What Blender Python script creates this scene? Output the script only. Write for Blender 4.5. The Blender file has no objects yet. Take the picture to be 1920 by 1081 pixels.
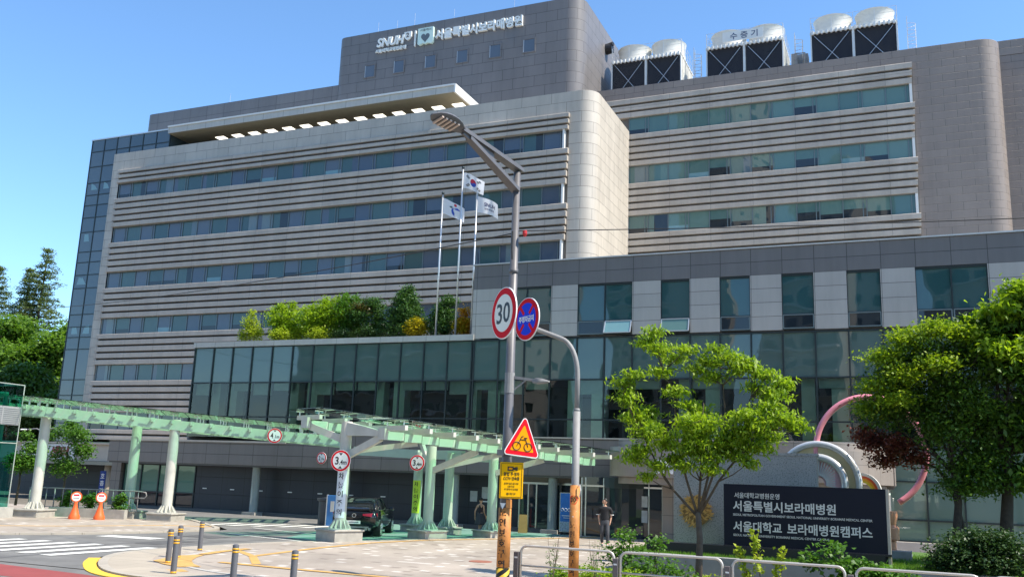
import bpy, bmesh, math, random
import numpy as np
from mathutils import Vector, Matrix, Euler
R = math.radians
rnd = random.Random(7)
SC = bpy.context.scene
COL = SC.collection

# ---------------- camera, sky, sun, exposure ----------------
cam = bpy.data.cameras.new('camera')
cam.sensor_width = 36.0
cam.lens = 32.2546
cam.clip_start = 0.1
cam.clip_end = 3000
camo = bpy.data.objects.new('camera', cam)
COL.objects.link(camo)
_r = Vector((0.9205, 0.3891, 0.0357)); _u = Vector((0.0470, -0.2010, 0.9785)); _f = Vector((-0.3879, 0.8990, 0.2033))
_m = Matrix((( _r.x, _u.x, -_f.x), (_r.y, _u.y, -_f.y), (_r.z, _u.z, -_f.z)))
camo.matrix_world = Matrix.Translation((0, 0, 2.5)) @ _m.to_4x4()
SC.camera = camo

SUN_EL, SUN_AZ = 53.0, -1.5          # elevation; azimuth from +X towards +Y
world = bpy.data.worlds.new('World'); SC.world = world; world.use_nodes = True
_n = world.node_tree.nodes; _l = world.node_tree.links
sky = _n.new('ShaderNodeTexSky'); sky.sky_type = 'NISHITA'; sky.sun_disc = False
sky.sun_elevation = R(SUN_EL); sky.sun_rotation = R(90 - SUN_AZ)
sky.air_density = 1.0; sky.dust_density = 0.25; sky.ozone_density = 3.2
_n['Background'].inputs['Strength'].default_value = 0.15
_tint = _n.new('ShaderNodeMixRGB'); _tint.blend_type = 'MULTIPLY'; _tint.inputs[0].default_value = 1.0; _tint.inputs[2].default_value = (.80, .99, 1.10, 1)
_l.new(sky.outputs['Color'], _tint.inputs[1]); _l.new(_tint.outputs[0], _n['Background'].inputs['Color'])
sun = bpy.data.lights.new('sun', 'SUN'); sun.energy = 4.7; sun.angle = R(0.55); sun.color = (1.0, 0.92, 0.79)
suno = bpy.data.objects.new('sun', sun); COL.objects.link(suno)
_d = Vector((math.cos(R(SUN_EL)) * math.cos(R(SUN_AZ)), math.cos(R(SUN_EL)) * math.sin(R(SUN_AZ)), math.sin(R(SUN_EL))))
suno.rotation_euler = _d.to_track_quat('Z', 'Y').to_euler()
SC.view_settings.view_transform = 'Standard'; SC.view_settings.look = 'None'
SC.view_settings.exposure = 0.76; SC.view_settings.gamma = 1.0
SC.cycles.max_bounces = 8
SC.cycles.transparent_max_bounces = 12

# ---------------- materials ----------------
def _nt(name):
    m = bpy.data.materials.new(name); m.use_nodes = True
    nt = m.node_tree
    return m, nt, nt.nodes['Principled BSDF']

def _in(b, k, v): b.inputs[k].default_value = v

def rgb(c): return (c[0], c[1], c[2], 1.0)

def mat(name, c, rough=0.6, metal=0.0, ior=1.45, var=0.08, scale=3.0, bump=0.0, bscale=40.0, coat=0.0, emit=None):
    """plain surface with gentle mottling of its own colour and optional bump"""
    m, nt, b = _nt(name); N, L = nt.nodes, nt.links
    _in(b, 'Roughness', rough); _in(b, 'Metallic', metal); _in(b, 'IOR', ior); _in(b, 'Coat Weight', coat); _in(b, 'Coat Roughness', .05)
    tc = N.new('ShaderNodeTexCoord')
    if var:
        no = N.new('ShaderNodeTexNoise'); no.inputs['Scale'].default_value = scale; no.inputs['Detail'].default_value = 6
        L.new(tc.outputs['Object'], no.inputs['Vector'])
        mr = N.new('ShaderNodeMapRange'); mr.inputs[1].default_value = .25; mr.inputs[2].default_value = .75
        mr.inputs[3].default_value = 1 - var; mr.inputs[4].default_value = 1 + var
        L.new(no.outputs['Fac'], mr.inputs[0])
        mx = N.new('ShaderNodeVectorMath'); mx.operation = 'SCALE'; mx.inputs[0].default_value = c[:3]
        L.new(mr.outputs[0], mx.inputs['Scale']); L.new(mx.outputs[0], b.inputs['Base Color'])
    else:
        _in(b, 'Base Color', rgb(c))
    if bump:
        n2 = N.new('ShaderNodeTexNoise'); n2.inputs['Scale'].default_value = bscale; n2.inputs['Detail'].default_value = 4
        L.new(tc.outputs['Object'], n2.inputs['Vector'])
        bp = N.new('ShaderNodeBump'); bp.inputs['Strength'].default_value = bump; bp.inputs['Distance'].default_value = .02
        L.new(n2.outputs['Fac'], bp.inputs['Height']); L.new(bp.outputs[0], b.inputs['Normal'])
    if emit:
        _in(b, 'Emission Color', rgb(emit[:3])); _in(b, 'Emission Strength', emit[3])
    return m

def panel(name, c, w, h, u0=0.0, v0=0.0, joint=0.02, offset=0.5, var=0.05, jc=0.3, rough=0.5, horiz=False, c2=None, stain=0.08, wave=0.0):
    """cladding: panels of w x h metres with dark open joints, each panel its own slight tone"""
    m, nt, b = _nt(name); N, L = nt.nodes, nt.links
    _in(b, 'Roughness', rough)
    g = N.new('ShaderNodeNewGeometry'); sp = N.new('ShaderNodeSeparateXYZ'); L.new(g.outputs['Position'], sp.inputs[0])
    cb = N.new('ShaderNodeCombineXYZ')
    if horiz:
        a1 = N.new('ShaderNodeMath'); a1.operation = 'ADD'; a1.inputs[1].default_value = -u0; L.new(sp.outputs[0], a1.inputs[0])
        a2 = N.new('ShaderNodeMath'); a2.operation = 'ADD'; a2.inputs[1].default_value = -v0; L.new(sp.outputs[1], a2.inputs[0])
    else:
        s = N.new('ShaderNodeMath'); L.new(sp.outputs[0], s.inputs[0]); L.new(sp.outputs[1], s.inputs[1])
        a1 = N.new('ShaderNodeMath'); a1.inputs[1].default_value = -u0; L.new(s.outputs[0], a1.inputs[0])
        a2 = N.new('ShaderNodeMath'); a2.inputs[1].default_value = -v0; L.new(sp.outputs[2], a2.inputs[0])
    L.new(a1.outputs[0], cb.inputs[0]); L.new(a2.outputs[0], cb.inputs[1])
    br = N.new('ShaderNodeTexBrick'); br.offset = offset; br.offset_frequency = 2; br.squash = 1
    br.inputs['Scale'].default_value = 1.0; br.inputs['Brick Width'].default_value = w; br.inputs['Row Height'].default_value = h
    br.inputs['Mortar Size'].default_value = joint / 2; br.inputs['Mortar Smooth'].default_value = 0.0
    c2 = c2 or c
    br.inputs['Color1'].default_value = rgb([x * (1 - var) for x in c]); br.inputs['Color2'].default_value = rgb([x * (1 + var) for x in c2])
    br.inputs['Mortar'].default_value = rgb([x * jc for x in c])
    L.new(cb.outputs[0], br.inputs['Vector'])
    no = N.new('ShaderNodeTexNoise'); no.inputs['Scale'].default_value = .55; no.inputs['Detail'].default_value = 8; no.inputs['Roughness'].default_value = .65
    st = N.new('ShaderNodeVectorMath'); st.operation = 'MULTIPLY'; st.inputs[1].default_value = (1, 1, .35) if not horiz else (1, 1, 1)
    L.new(g.outputs['Position'], st.inputs[0]); L.new(st.outputs[0], no.inputs['Vector'])
    mr = N.new('ShaderNodeMapRange'); mr.inputs[1].default_value = .3; mr.inputs[2].default_value = .7; mr.inputs[3].default_value = 1 - stain; mr.inputs[4].default_value = 1 + stain
    L.new(no.outputs['Fac'], mr.inputs[0])
    mx = N.new('ShaderNodeVectorMath'); mx.operation = 'SCALE'; L.new(br.outputs['Color'], mx.inputs[0]); L.new(mr.outputs[0], mx.inputs['Scale'])
    L.new(mx.outputs[0], b.inputs['Base Color'])
    if not horiz:
        # rain streaks: noise stretched far down the wall
        n3 = N.new('ShaderNodeTexNoise'); n3.inputs['Scale'].default_value = 1.0; n3.inputs['Detail'].default_value = 5; n3.inputs['Roughness'].default_value = .7
        s3 = N.new('ShaderNodeVectorMath'); s3.operation = 'MULTIPLY'; s3.inputs[1].default_value = (2.6, 2.6, .16); L.new(g.outputs['Position'], s3.inputs[0]); L.new(s3.outputs[0], n3.inputs['Vector'])
        m3 = N.new('ShaderNodeMapRange'); m3.inputs[1].default_value = .42; m3.inputs[2].default_value = .72; m3.inputs[3].default_value = 1.03; m3.inputs[4].default_value = .92; L.new(n3.outputs['Fac'], m3.inputs[0])
        x3 = N.new('ShaderNodeVectorMath'); x3.operation = 'SCALE'; L.new(mx.outputs[0], x3.inputs[0]); L.new(m3.outputs[0], x3.inputs['Scale']); L.new(x3.outputs[0], b.inputs['Base Color'])
    bp = N.new('ShaderNodeBump'); bp.inputs['Strength'].default_value = .5; bp.inputs['Distance'].default_value = .01; bp.invert = True
    L.new(br.outputs['Fac'], bp.inputs['Height']); L.new(bp.outputs[0], b.inputs['Normal'])
    return m

def glass_opaque(name, cols, ior=1.75, rough=0.015, wave=0.12):
    """coated facade glass over closed blinds or boards: every pane one of cols, slightly bowed reflections"""
    m, nt, b = _nt(name); N, L = nt.nodes, nt.links
    _in(b, 'Roughness', rough); _in(b, 'IOR', ior)
    g = N.new('ShaderNodeNewGeometry')
    if len(cols) > 1:
        cr = N.new('ShaderNodeValToRGB'); cr.color_ramp.interpolation = 'CONSTANT'
        el = cr.color_ramp.elements
        while len(el) < len(cols): el.new(.5)
        for i, c in enumerate(cols): el[i].position = i / len(cols); el[i].color = rgb(c)
        L.new(g.outputs['Random Per Island'], cr.inputs[0]); L.new(cr.outputs[0], b.inputs['Base Color'])
    else: _in(b, 'Base Color', rgb(cols[0]))
    no = N.new('ShaderNodeTexNoise'); no.inputs['Scale'].default_value = .45; no.inputs['Detail'].default_value = 1.0
    ad = N.new('ShaderNodeVectorMath'); L.new(g.outputs['Position'], ad.inputs[0])
    rs = N.new('ShaderNodeVectorMath'); rs.operation = 'SCALE'; rs.inputs[0].default_value = (37, 11, 23); L.new(g.outputs['Random Per Island'], rs.inputs['Scale'])
    L.new(rs.outputs[0], ad.inputs[1]); L.new(ad.outputs[0], no.inputs['Vector'])
    bp = N.new('ShaderNodeBump'); bp.inputs['Strength'].default_value = wave; bp.inputs['Distance'].default_value = .1
    L.new(no.outputs['Fac'], bp.inputs['Height']); L.new(bp.outputs[0], b.inputs['Normal'])
    return m

def glass_clear(name, tint, ior=1.7, wave=0.0, refl=1.0):
    """thin tinted pane: tinted transparency with a Fresnel reflection"""
    m, nt, b = _nt(name); N, L = nt.nodes, nt.links; N.remove(b)
    tr = N.new('ShaderNodeBsdfTransparent'); tr.inputs[0].default_value = rgb(tint)
    gl = N.new('ShaderNodeBsdfGlossy'); gl.inputs['Roughness'].default_value = .015; gl.inputs['Color'].default_value = (refl, refl, refl, 1)
    fr = N.new('ShaderNodeFresnel'); fr.inputs['IOR'].default_value = ior
    mx = N.new('ShaderNodeMixShader'); L.new(fr.outputs[0], mx.inputs[0]); L.new(tr.outputs[0], mx.inputs[1]); L.new(gl.outputs[0], mx.inputs[2])
    if wave:
        g = N.new('ShaderNodeNewGeometry'); no = N.new('ShaderNodeTexNoise'); no.inputs['Scale'].default_value = .45
        L.new(g.outputs['Position'], no.inputs['Vector'])
        bp = N.new('ShaderNodeBump'); bp.inputs['Strength'].default_value = wave; bp.inputs['Distance'].default_value = .1
        L.new(no.outputs['Fac'], bp.inputs['Height']); L.new(bp.outputs[0], gl.inputs['Normal'])
    L.new(mx.outputs[0], N['Material Output'].inputs['Surface'])
    return m

def leafmat(name, c1, c2, c3=None, trans=0.5, scale=1.2):
    """leaf: each leaf its own tone between c1 and c2, thin and translucent"""
    m, nt, b = _nt(name); N, L = nt.nodes, nt.links
    g = N.new('ShaderNodeNewGeometry'); cr = N.new('ShaderNodeValToRGB')
    cr.color_ramp.elements[0].color = rgb(c1); cr.color_ramp.elements[1].color = rgb(c2)
    if c3:
        e = cr.color_ramp.elements.new(.8); e.color = rgb(c2); cr.color_ramp.elements[2].color = rgb(c3)
    tc = N.new('ShaderNodeTexCoord'); no = N.new('ShaderNodeTexNoise'); no.inputs['Scale'].default_value = scale; L.new(tc.outputs['Object'], no.inputs['Vector'])
    ma = N.new('ShaderNodeMath'); ma.operation = 'MULTIPLY_ADD'; ma.inputs[1].default_value = .55; L.new(g.outputs['Random Per Island'], ma.inputs[0])
    mb = N.new('ShaderNodeMapRange'); mb.inputs[1].default_value = .3; mb.inputs[2].default_value = .7; mb.inputs[3].default_value = 0; mb.inputs[4].default_value = .45
    L.new(no.outputs['Fac'], mb.inputs[0]); L.new(mb.outputs[0], ma.inputs[2]); L.new(ma.outputs[0], cr.inputs[0])
    L.new(cr.outputs[0], b.inputs['Base Color']); _in(b, 'Roughness', .5); _in(b, 'IOR', 1.4)
    t = N.new('ShaderNodeBsdfTranslucent')
    hs = N.new('ShaderNodeMixRGB'); hs.blend_type = 'MULTIPLY'; hs.inputs[0].default_value = 1; hs.inputs[2].default_value = (1.5, 1.6, .7, 1)
    L.new(cr.outputs[0], hs.inputs[1]); L.new(hs.outputs[0], t.inputs[0])
    mx = N.new('ShaderNodeMixShader'); mx.inputs[0].default_value = trans
    L.new(b.outputs[0], mx.inputs[1]); L.new(t.outputs[0], mx.inputs[2]); L.new(mx.outputs[0], N['Material Output'].inputs['Surface'])
    return m

def speckle(name, cols, scale=120, rough=.55, wet=0.0):
    """granite: fine random speckle of several stone colours"""
    m, nt, b = _nt(name); N, L = nt.nodes, nt.links
    tc = N.new('ShaderNodeTexCoord'); no = N.new('ShaderNodeTexNoise'); no.inputs['Scale'].default_value = scale; no.inputs['Detail'].default_value = 3
    L.new(tc.outputs['Object'], no.inputs['Vector'])
    cr = N.new('ShaderNodeValToRGB'); el = cr.color_ramp.elements
    while len(el) < len(cols): el.new(.5)
    for i, c in enumerate(cols): el[i].position = .33 + .34 * i / (len(cols) - 1); el[i].color = rgb(c)
    L.new(no.outputs['Fac'], cr.inputs[0])
    n2 = N.new('ShaderNodeTexNoise'); n2.inputs['Scale'].default_value = 1.3; n2.inputs['Detail'].default_value = 5; L.new(tc.outputs['Object'], n2.inputs['Vector'])
    mr = N.new('ShaderNodeMapRange'); mr.inputs[3].default_value = .85; mr.inputs[4].default_value = 1.15; L.new(n2.outputs['Fac'], mr.inputs[0])
    mx = N.new('ShaderNodeVectorMath'); mx.operation = 'SCALE'; L.new(cr.outputs[0], mx.inputs[0]); L.new(mr.outputs[0], mx.inputs['Scale'])
    L.new(mx.outputs[0], b.inputs['Base Color']); _in(b, 'Roughness', rough)
    return m

M = {}
M['stone'] = panel('light stone cladding', (.47, .425, .365), 2.42, .83, u0=-6.6, v0=29.3, joint=.035, var=.045, jc=.45, rough=.45, stain=.13)
M['grey'] = panel('warm grey cladding', (.24, .20, .175), 1.66, .58, u0=1.9, v0=35.0, joint=.03, var=.05, jc=.45, rough=.45)
M['grey_tower'] = panel('dark grey tower cladding', (.17, .158, .155), 1.95, .95, u0=42.0, v0=42.33, joint=.04, var=.04, jc=.4, rough=.42)
M['grey_band'] = panel('dark grey square cladding', (.17, .158, .155), 2.1, 1.05, u0=0, v0=37.73, joint=.04, offset=0, var=.06, jc=.4, rough=.42)
M['fin'] = panel('fin stone', (.435, .385, .33), 3.26, 40, u0=-5.88, v0=-7, joint=.03, offset=0, var=.06, jc=.5, rough=.5, stain=.16)
M['pod_band'] = panel('slate grey podium band', (.16, .15, .15), 1.485, .68, u0=23.45, v0=12.70, joint=.03, offset=0, var=.04, jc=.35, rough=.4)
M['pod_stone'] = panel('pale podium stone', (.42, .39, .365), 1.485, .69, u0=23.45, v0=9.95, joint=.025, offset=0, var=.035, jc=.3, rough=.45)
M['pod_cap'] = panel('pale podium coping', (.44, .42, .39), 1.485, 30, u0=4.05, v0=-5, joint=.025, offset=0, var=.03, jc=.4, rough=.45)
M['fascia'] = panel('brown grey fascia', (.20, .165, .145), 1.74, .61, u0=.4, v0=2.74, joint=.03, offset=0, var=.04, jc=.3, rough=.4)
M['ebox'] = panel('taupe entrance cladding', (.27, .235, .21), 1.3, .82, u0=.2, v0=2.78, joint=.02, offset=0, var=.03, jc=.4, rough=.4)
M['darkwall'] = panel('blue black wall panels', (.026, .031, .042), 1.66, 1.02, u0=.6, v0=-.05, joint=.03, offset=0, var=.06, jc=.25, rough=.5)
M['gap'] = mat('shade toned recess stone', (.15, .135, .12), .8)  # stone behind the louvres, slot shade put into its darker colour
M['white_paint'] = mat('white paint', (.72, .72, .70), .4, var=.05)
M['cream'] = mat('cream render', (.52, .45, .37), .6, var=.05)
M['conc'] = mat('concrete', (.36, .345, .31), .75, var=.14, scale=2.5, bump=.2)
M['lw_blue'] = glass_opaque('blue window glass', [(.095, .12, .16), (.08, .105, .145), (.105, .13, .165), (.09, .115, .155)], ior=1.6)
M['lw_green'] = glass_opaque('green curtain window glass', [(.058, .115, .115), (.066, .125, .12), (.052, .104, .108)], ior=1.6)
M['rw_green'] = glass_opaque('grey green window glass', [(.11, .20, .178), (.09, .17, .158), (.125, .215, .192)], ior=1.6)
M['dark_glass'] = glass_opaque('dark open sash glass', [(.018, .024, .03), (.025, .032, .038)], ior=1.6)
M['stair_glass'] = glass_opaque('stair tower glass', [(.075, .105, .125), (.088, .12, .138), (.065, .095, .115), (.095, .125, .145)], ior=1.7)
M['pale_glass'] = glass_opaque('pale lit glass', [(.16, .3, .32), (.2, .34, .36)], ior=1.6)
M['spandrel'] = glass_opaque('teal spandrel glass', [(.075, .125, .112), (.083, .134, .12), (.068, .116, .106), (.078, .13, .115)], ior=1.75, wave=.18)
M['punched'] = glass_opaque('teal window glass', [(.028, .085, .088), (.032, .09, .094), (.035, .082, .08)], ior=1.7, wave=.18)
M['frost'] = glass_opaque('pale frosted green glass', [(.14, .20, .165), (.15, .21, .175), (.125, .185, .155)], ior=1.7, wave=.1)
M['vision'] = glass_clear('tinted vision glass', (.62, .78, .73), 1.65, wave=.15)
M['canopy_glass'] = glass_clear('green canopy glass', (.70, .92, .79), 1.5)
M['booth_glass'] = glass_clear('emerald glass', (.10, .50, .40), 1.6)
def _filmed(m, c, f):
    # a coloured film on the pane scatters part of the light
    nt = m.node_tree; N, L = nt.nodes, nt.links; out = N['Material Output']; src = out.inputs['Surface'].links[0].from_socket
    d = N.new('ShaderNodeBsdfDiffuse'); d.inputs[0].default_value = rgb(c); t = N.new('ShaderNodeBsdfTranslucent'); t.inputs[0].default_value = rgb(c)
    a = N.new('ShaderNodeAddShader'); L.new(d.outputs[0], a.inputs[0]); L.new(t.outputs[0], a.inputs[1]); mx = N.new('ShaderNodeMixShader'); mx.inputs[0].default_value = f
    L.new(src, mx.inputs[1]); L.new(a.outputs[0], mx.inputs[2]); L.new(mx.outputs[0], out.inputs['Surface'])

M['mull'] = mat('dark mullion', (.03, .042, .045), .4, metal=.3, var=.03)
M['alu'] = mat('aluminium', (.62, .62, .61), .35, metal=.6, var=.04)
M['steel'] = mat('stainless steel', (.75, .74, .71), .28, metal=1.0, var=.04)
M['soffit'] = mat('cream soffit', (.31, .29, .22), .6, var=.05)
M['lamp_on'] = mat('lit soffit lamp', (.8, .78, .7), .5, emit=(1.0, .95, .82, 1.5))
M['black'] = mat('black plastic', (.015, .015, .017), .45, var=.03)
M['lowglass'] = glass_opaque('green shop window glass', [(.09, .21, .165), (.10, .23, .18)], ior=1.6)
M['wood'] = mat('interior back wall', (.05, .055, .055), .7)
M['intcol'] = mat('pale interior column', (.60, .70, .62), .6)
M['blind'] = mat('interior blind', (.50, .56, .52), .8)

# ---------------- mesh builder ----------------
class MB:
    def __init__(s): s.v = []; s.f = []; s.mi = []; s.mats = []; s.cur = 0
    def use(s, m):
        if m not in s.mats: s.mats.append(m)
        s.cur = s.mats.index(m); return s
    def face(s, pts):
        i = len(s.v); s.v += [tuple(p) for p in pts]; s.f.append(tuple(range(i, i + len(pts)))); s.mi.append(s.cur)
    def raw(s, vs, fs):
        i = len(s.v); s.v += [tuple(p) for p in vs]
        for f in fs: s.f.append(tuple(k + i for k in f)); s.mi.append(s.cur)
    def box(s, x0, x1, y0, y1, z0, z1):
        if x0 > x1: x0, x1 = x1, x0
        if y0 > y1: y0, y1 = y1, y0
        if z0 > z1: z0, z1 = z1, z0
        s.raw([(x0, y0, z0), (x1, y0, z0), (x1, y1, z0), (x0, y1, z0), (x0, y0, z1), (x1, y0, z1), (x1, y1, z1), (x0, y1, z1)],
              [(0, 3, 2, 1), (4, 5, 6, 7), (0, 1, 5, 4), (1, 2, 6, 5), (2, 3, 7, 6), (3, 0, 4, 7)])
    def obox(s, c, sz, rz=0.0, bev=0.0):
        """box centred on c, turned rz about z, edges chamfered by bev"""
        hx, hy, hz = sz[0] / 2, sz[1] / 2, sz[2] / 2; ca, sa = math.cos(rz), math.sin(rz)
        def T(p): return (c[0] + p[0] * ca - p[1] * sa, c[1] + p[0] * sa + p[1] * ca, c[2] + p[2])
        if not bev:
            b = MB(); b.box(-hx, hx, -hy, hy, -hz, hz); s.raw([T(p) for p in b.v], b.f)
            return
        rings = []
        for z, q in ((-hz, bev), (-hz + bev, 0), (hz - bev, 0), (hz, bev)):
            x, y = hx - q, hy - q; b2 = bev
            rings.append([T(p) for p in ((-x + b2, -y, z), (x - b2, -y, z), (x, -y + b2, z), (x, y - b2, z), (x - b2, y, z), (-x + b2, y, z), (-x, y - b2, z), (-x, -y + b2, z))])
        s.loft(rings, cap=True)
    def loft(s, rings, cap=True, closed=True):
        n = len(rings[0]); i0 = len(s.v)
        for r in rings: s.v += [tuple(p) for p in r]
        for k in range(len(rings) - 1):
            for j in range(n if closed else n - 1):
                a = i0 + k * n + j; b = i0 + k * n + (j + 1) % n
                s.f.append((a, b, b + n, a + n)); s.mi.append(s.cur)
        if cap:
            s.f.append(tuple(i0 + j for j in reversed(range(n)))); s.mi.append(s.cur)
            s.f.append(tuple(i0 + (len(rings) - 1) * n + j for j in range(n))); s.mi.append(s.cur)
    def tube(s, pts, rad, n=10, cap=True):
        pts = [Vector(p) for p in pts]
        rads = rad if isinstance(rad, (list, tuple)) else [rad] * len(pts)
        rings = []; prev = None
        for i, p in enumerate(pts):
            d = (pts[min(i + 1, len(pts) - 1)] - pts[max(i - 1, 0)])
            if d.length < 1e-9: d = Vector((0, 0, 1))
            d.normalize()
            if prev is None:
                a = Vector((1, 0, 0)) if abs(d.x) < .9 else Vector((0, 1, 0)); u = d.cross(a).normalized()
            else: u = (prev - d * prev.dot(d)).normalized()
            prev = u; w = d.cross(u)
            rings.append([p + (u * math.cos(2 * math.pi * k / n) + w * math.sin(2 * math.pi * k / n)) * rads[i] for k in range(n)])
        s.loft(rings, cap)
    def bar(s, a, b, w, h, up=(0, 0, 1)):
        """rectangular bar from a to b, w wide, h high"""
        a, b = Vector(a), Vector(b); d = (b - a).normalized(); sd = d.cross(Vector(up)).normalized(); u = sd.cross(d)
        q = lambda p: [p - sd * w / 2 - u * h / 2, p + sd * w / 2 - u * h / 2, p + sd * w / 2 + u * h / 2, p - sd * w / 2 + u * h / 2]
        s.loft([q(a), q(b)])
    def lathe(s, prof, c=(0, 0, 0), n=20, a0=0, a1=2 * math.pi):
        full = abs(a1 - a0 - 2 * math.pi) < 1e-6
        m = n if full else n + 1; rings = []
        for r, z in prof: rings.append([(c[0] + r * math.cos(a0 + (a1 - a0) * k / n), c[1] + r * math.sin(a0 + (a1 - a0) * k / n), c[2] + z) for k in range(m)])
        s.loft(rings, cap=full, closed=full)
    def prism(s, pts, z0, z1):
        """plan polygon (counter-clockwise) from z0 to z1"""
        s.loft([[(p[0], p[1], z0) for p in pts], [(p[0], p[1], z1) for p in pts]])
    def sheet(s, pts, z): s.face([(p[0], p[1], z) for p in pts])
    def disc(s, c, r, nrm, th=.004, n=32):
        nrm = Vector(nrm).normalized(); u = nrm.orthogonal().normalized(); w = nrm.cross(u); c = Vector(c)
        ring = lambda q, rr: [q + (u * math.cos(2 * math.pi * k / n) + w * math.sin(2 * math.pi * k / n)) * rr for k in range(n)]
        s.loft([ring(c, r), ring(c + nrm * th, r)])
    def build(s, name, m=None, parent=None, world=False, smooth=False, auto=None):
        me = bpy.data.meshes.new(name)
        vs = s.v
        if world and parent is not None:
            iv = WM[parent.name].inverted(); vs = [tuple(iv @ Vector(p)) for p in vs]
        me.from_pydata(vs, [], s.f)
        mats = [m] if m is not None else s.mats
        for x in mats: me.materials.append(x)
        if m is None and len(mats) > 1: me.polygons.foreach_set('material_index', s.mi)
        me.update()
        if smooth or auto:
            me.polygons.foreach_set('use_smooth', [True] * len(me.polygons))
            if auto:
                bm = bmesh.new(); bm.from_mesh(me); bmesh.ops.remove_doubles(bm, verts=bm.verts, dist=1e-5)
                for e in bm.edges:
                    if len(e.link_faces) == 2 and e.calc_face_angle(0) > R(auto): e.smooth = False
                bm.to_mesh(me); bm.free()
        o = bpy.data.objects.new(name, me); COL.objects.link(o)
        if parent is not None: o.parent = parent
        return o

WM = {}
def thing(name, label, cat, loc=(0, 0, 0), rz=0.0, group=None):
    o = bpy.data.objects.new(name, None); COL.objects.link(o); o.empty_display_size = .3
    o.location = loc; o.rotation_euler = (0, 0, rz); o['label'] = label; o['category'] = cat
    if group: o['group'] = group
    WM[o.name] = Matrix.Translation(loc) @ Matrix.Rotation(rz, 4, 'Z')
    return o

def tag(o, label, cat, group=None):
    o['label'] = label; o['category'] = cat
    if group: o['group'] = group
    return o

def struct(o, kind='structure'): o['kind'] = kind; return o

def copy_tree(o, parent=None):
    c = o.copy(); COL.objects.link(c)
    if parent is not None: c.parent = parent; c.matrix_parent_inverse = o.matrix_parent_inverse
    for ch in [x for x in KIDS(o)]: copy_tree(ch, c)
    return c
def KIDS(o): return list(o.children)

_DG = None
def text_mesh(s, w=None, h=None, bold=0.0, depth=.01, shear=0.0, spacing=1.0):
    """glyphs of s as a mesh centred on the origin in XY, fitted to w x h"""
    c = bpy.data.curves.new('t', 'FONT'); c.body = s; c.offset = bold; c.extrude = .5; c.shear = shear; c.space_character = spacing
    c.resolution_u = 3
    o = bpy.data.objects.new('t', c); COL.objects.link(o)
    dg = bpy.context.evaluated_depsgraph_get(); me = bpy.data.meshes.new_from_object(o.evaluated_get(dg))
    bpy.data.objects.remove(o); bpy.data.curves.remove(c)
    co = np.empty(len(me.vertices) * 3); me.vertices.foreach_get('co', co); co = co.reshape(-1, 3)
    lo, hi = co.min(0), co.max(0); d = np.maximum(hi - lo, 1e-6); co -= (lo + hi) / 2
    sx = w / d[0] if w else h / d[1]; sy = h / d[1] if h else w / d[0]
    co *= np.array([sx, sy, depth / max(d[2], 1e-6)])
    return co, [tuple(p.vertices) for p in me.polygons], me

def put_text(name, s, m, parent, w, h, at, rot=None, bold=0.0, depth=.01, shear=0.0, mb=None, bend=None):
    """text standing upright facing -Y at point at (parent's space unless mb); rot = extra z rotation; bend = radius to wrap round"""
    co, fs, me = text_mesh(s, w, h, bold, depth, shear); bpy.data.meshes.remove(me)
    P = np.stack([co[:, 0], -co[:, 2], co[:, 1]], 1)
    if bend:
        th = P[:, 0] / bend; rr = bend - P[:, 1]; P = np.stack([np.sin(th) * rr, -np.cos(th) * rr, P[:, 2]], 1)
    if rot:
        c, q = math.cos(rot), math.sin(rot); P = np.stack([P[:, 0] * c - P[:, 1] * q, P[:, 0] * q + P[:, 1] * c, P[:, 2]], 1)
    P = P + np.array(at)
    if mb is not None:
        mb.use(m); mb.raw([tuple(p) for p in P], fs); return None
    b = MB(); b.raw([tuple(p) for p in P], fs)
    return b.build(name, m, parent)
# ---------------- ground, roads, pavement ----------------
M['asphalt'] = mat('worn asphalt', (.165, .16, .15), .85, var=.26, scale=.9, bump=.25, bscale=90)
M['earth'] = mat('grey brown ground', (.16, .14, .11), .9, var=.2)
M['grassbase'] = mat('mown grass', (.075, .15, .025), .9, var=.3, scale=6)
M['yellowpave'] = panel('yellow tactile tiles', (.56, .33, .10), .3, .3, joint=.012, offset=0, var=.08, jc=.7, rough=.7, horiz=True)
M['paint_white'] = mat('worn white road paint', (.66, .65, .60), .7, var=.14, scale=5)
M['paint_yellow'] = mat('yellow road paint', (.72, .46, .05), .7, var=.1, scale=5)
M['teal_pave'] = mat('green painted drive', (.14, .27, .22), .8, var=.14, scale=2)
M['redlane'] = mat('dusty red lane', (.27, .06, .055), .85, var=.12, scale=2)
M['kerbstone'] = panel('granite kerb', (.40, .355, .29), 1.0, 1.0, joint=.012, offset=0, var=.05, jc=.5, rough=.7, horiz=True)

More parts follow.
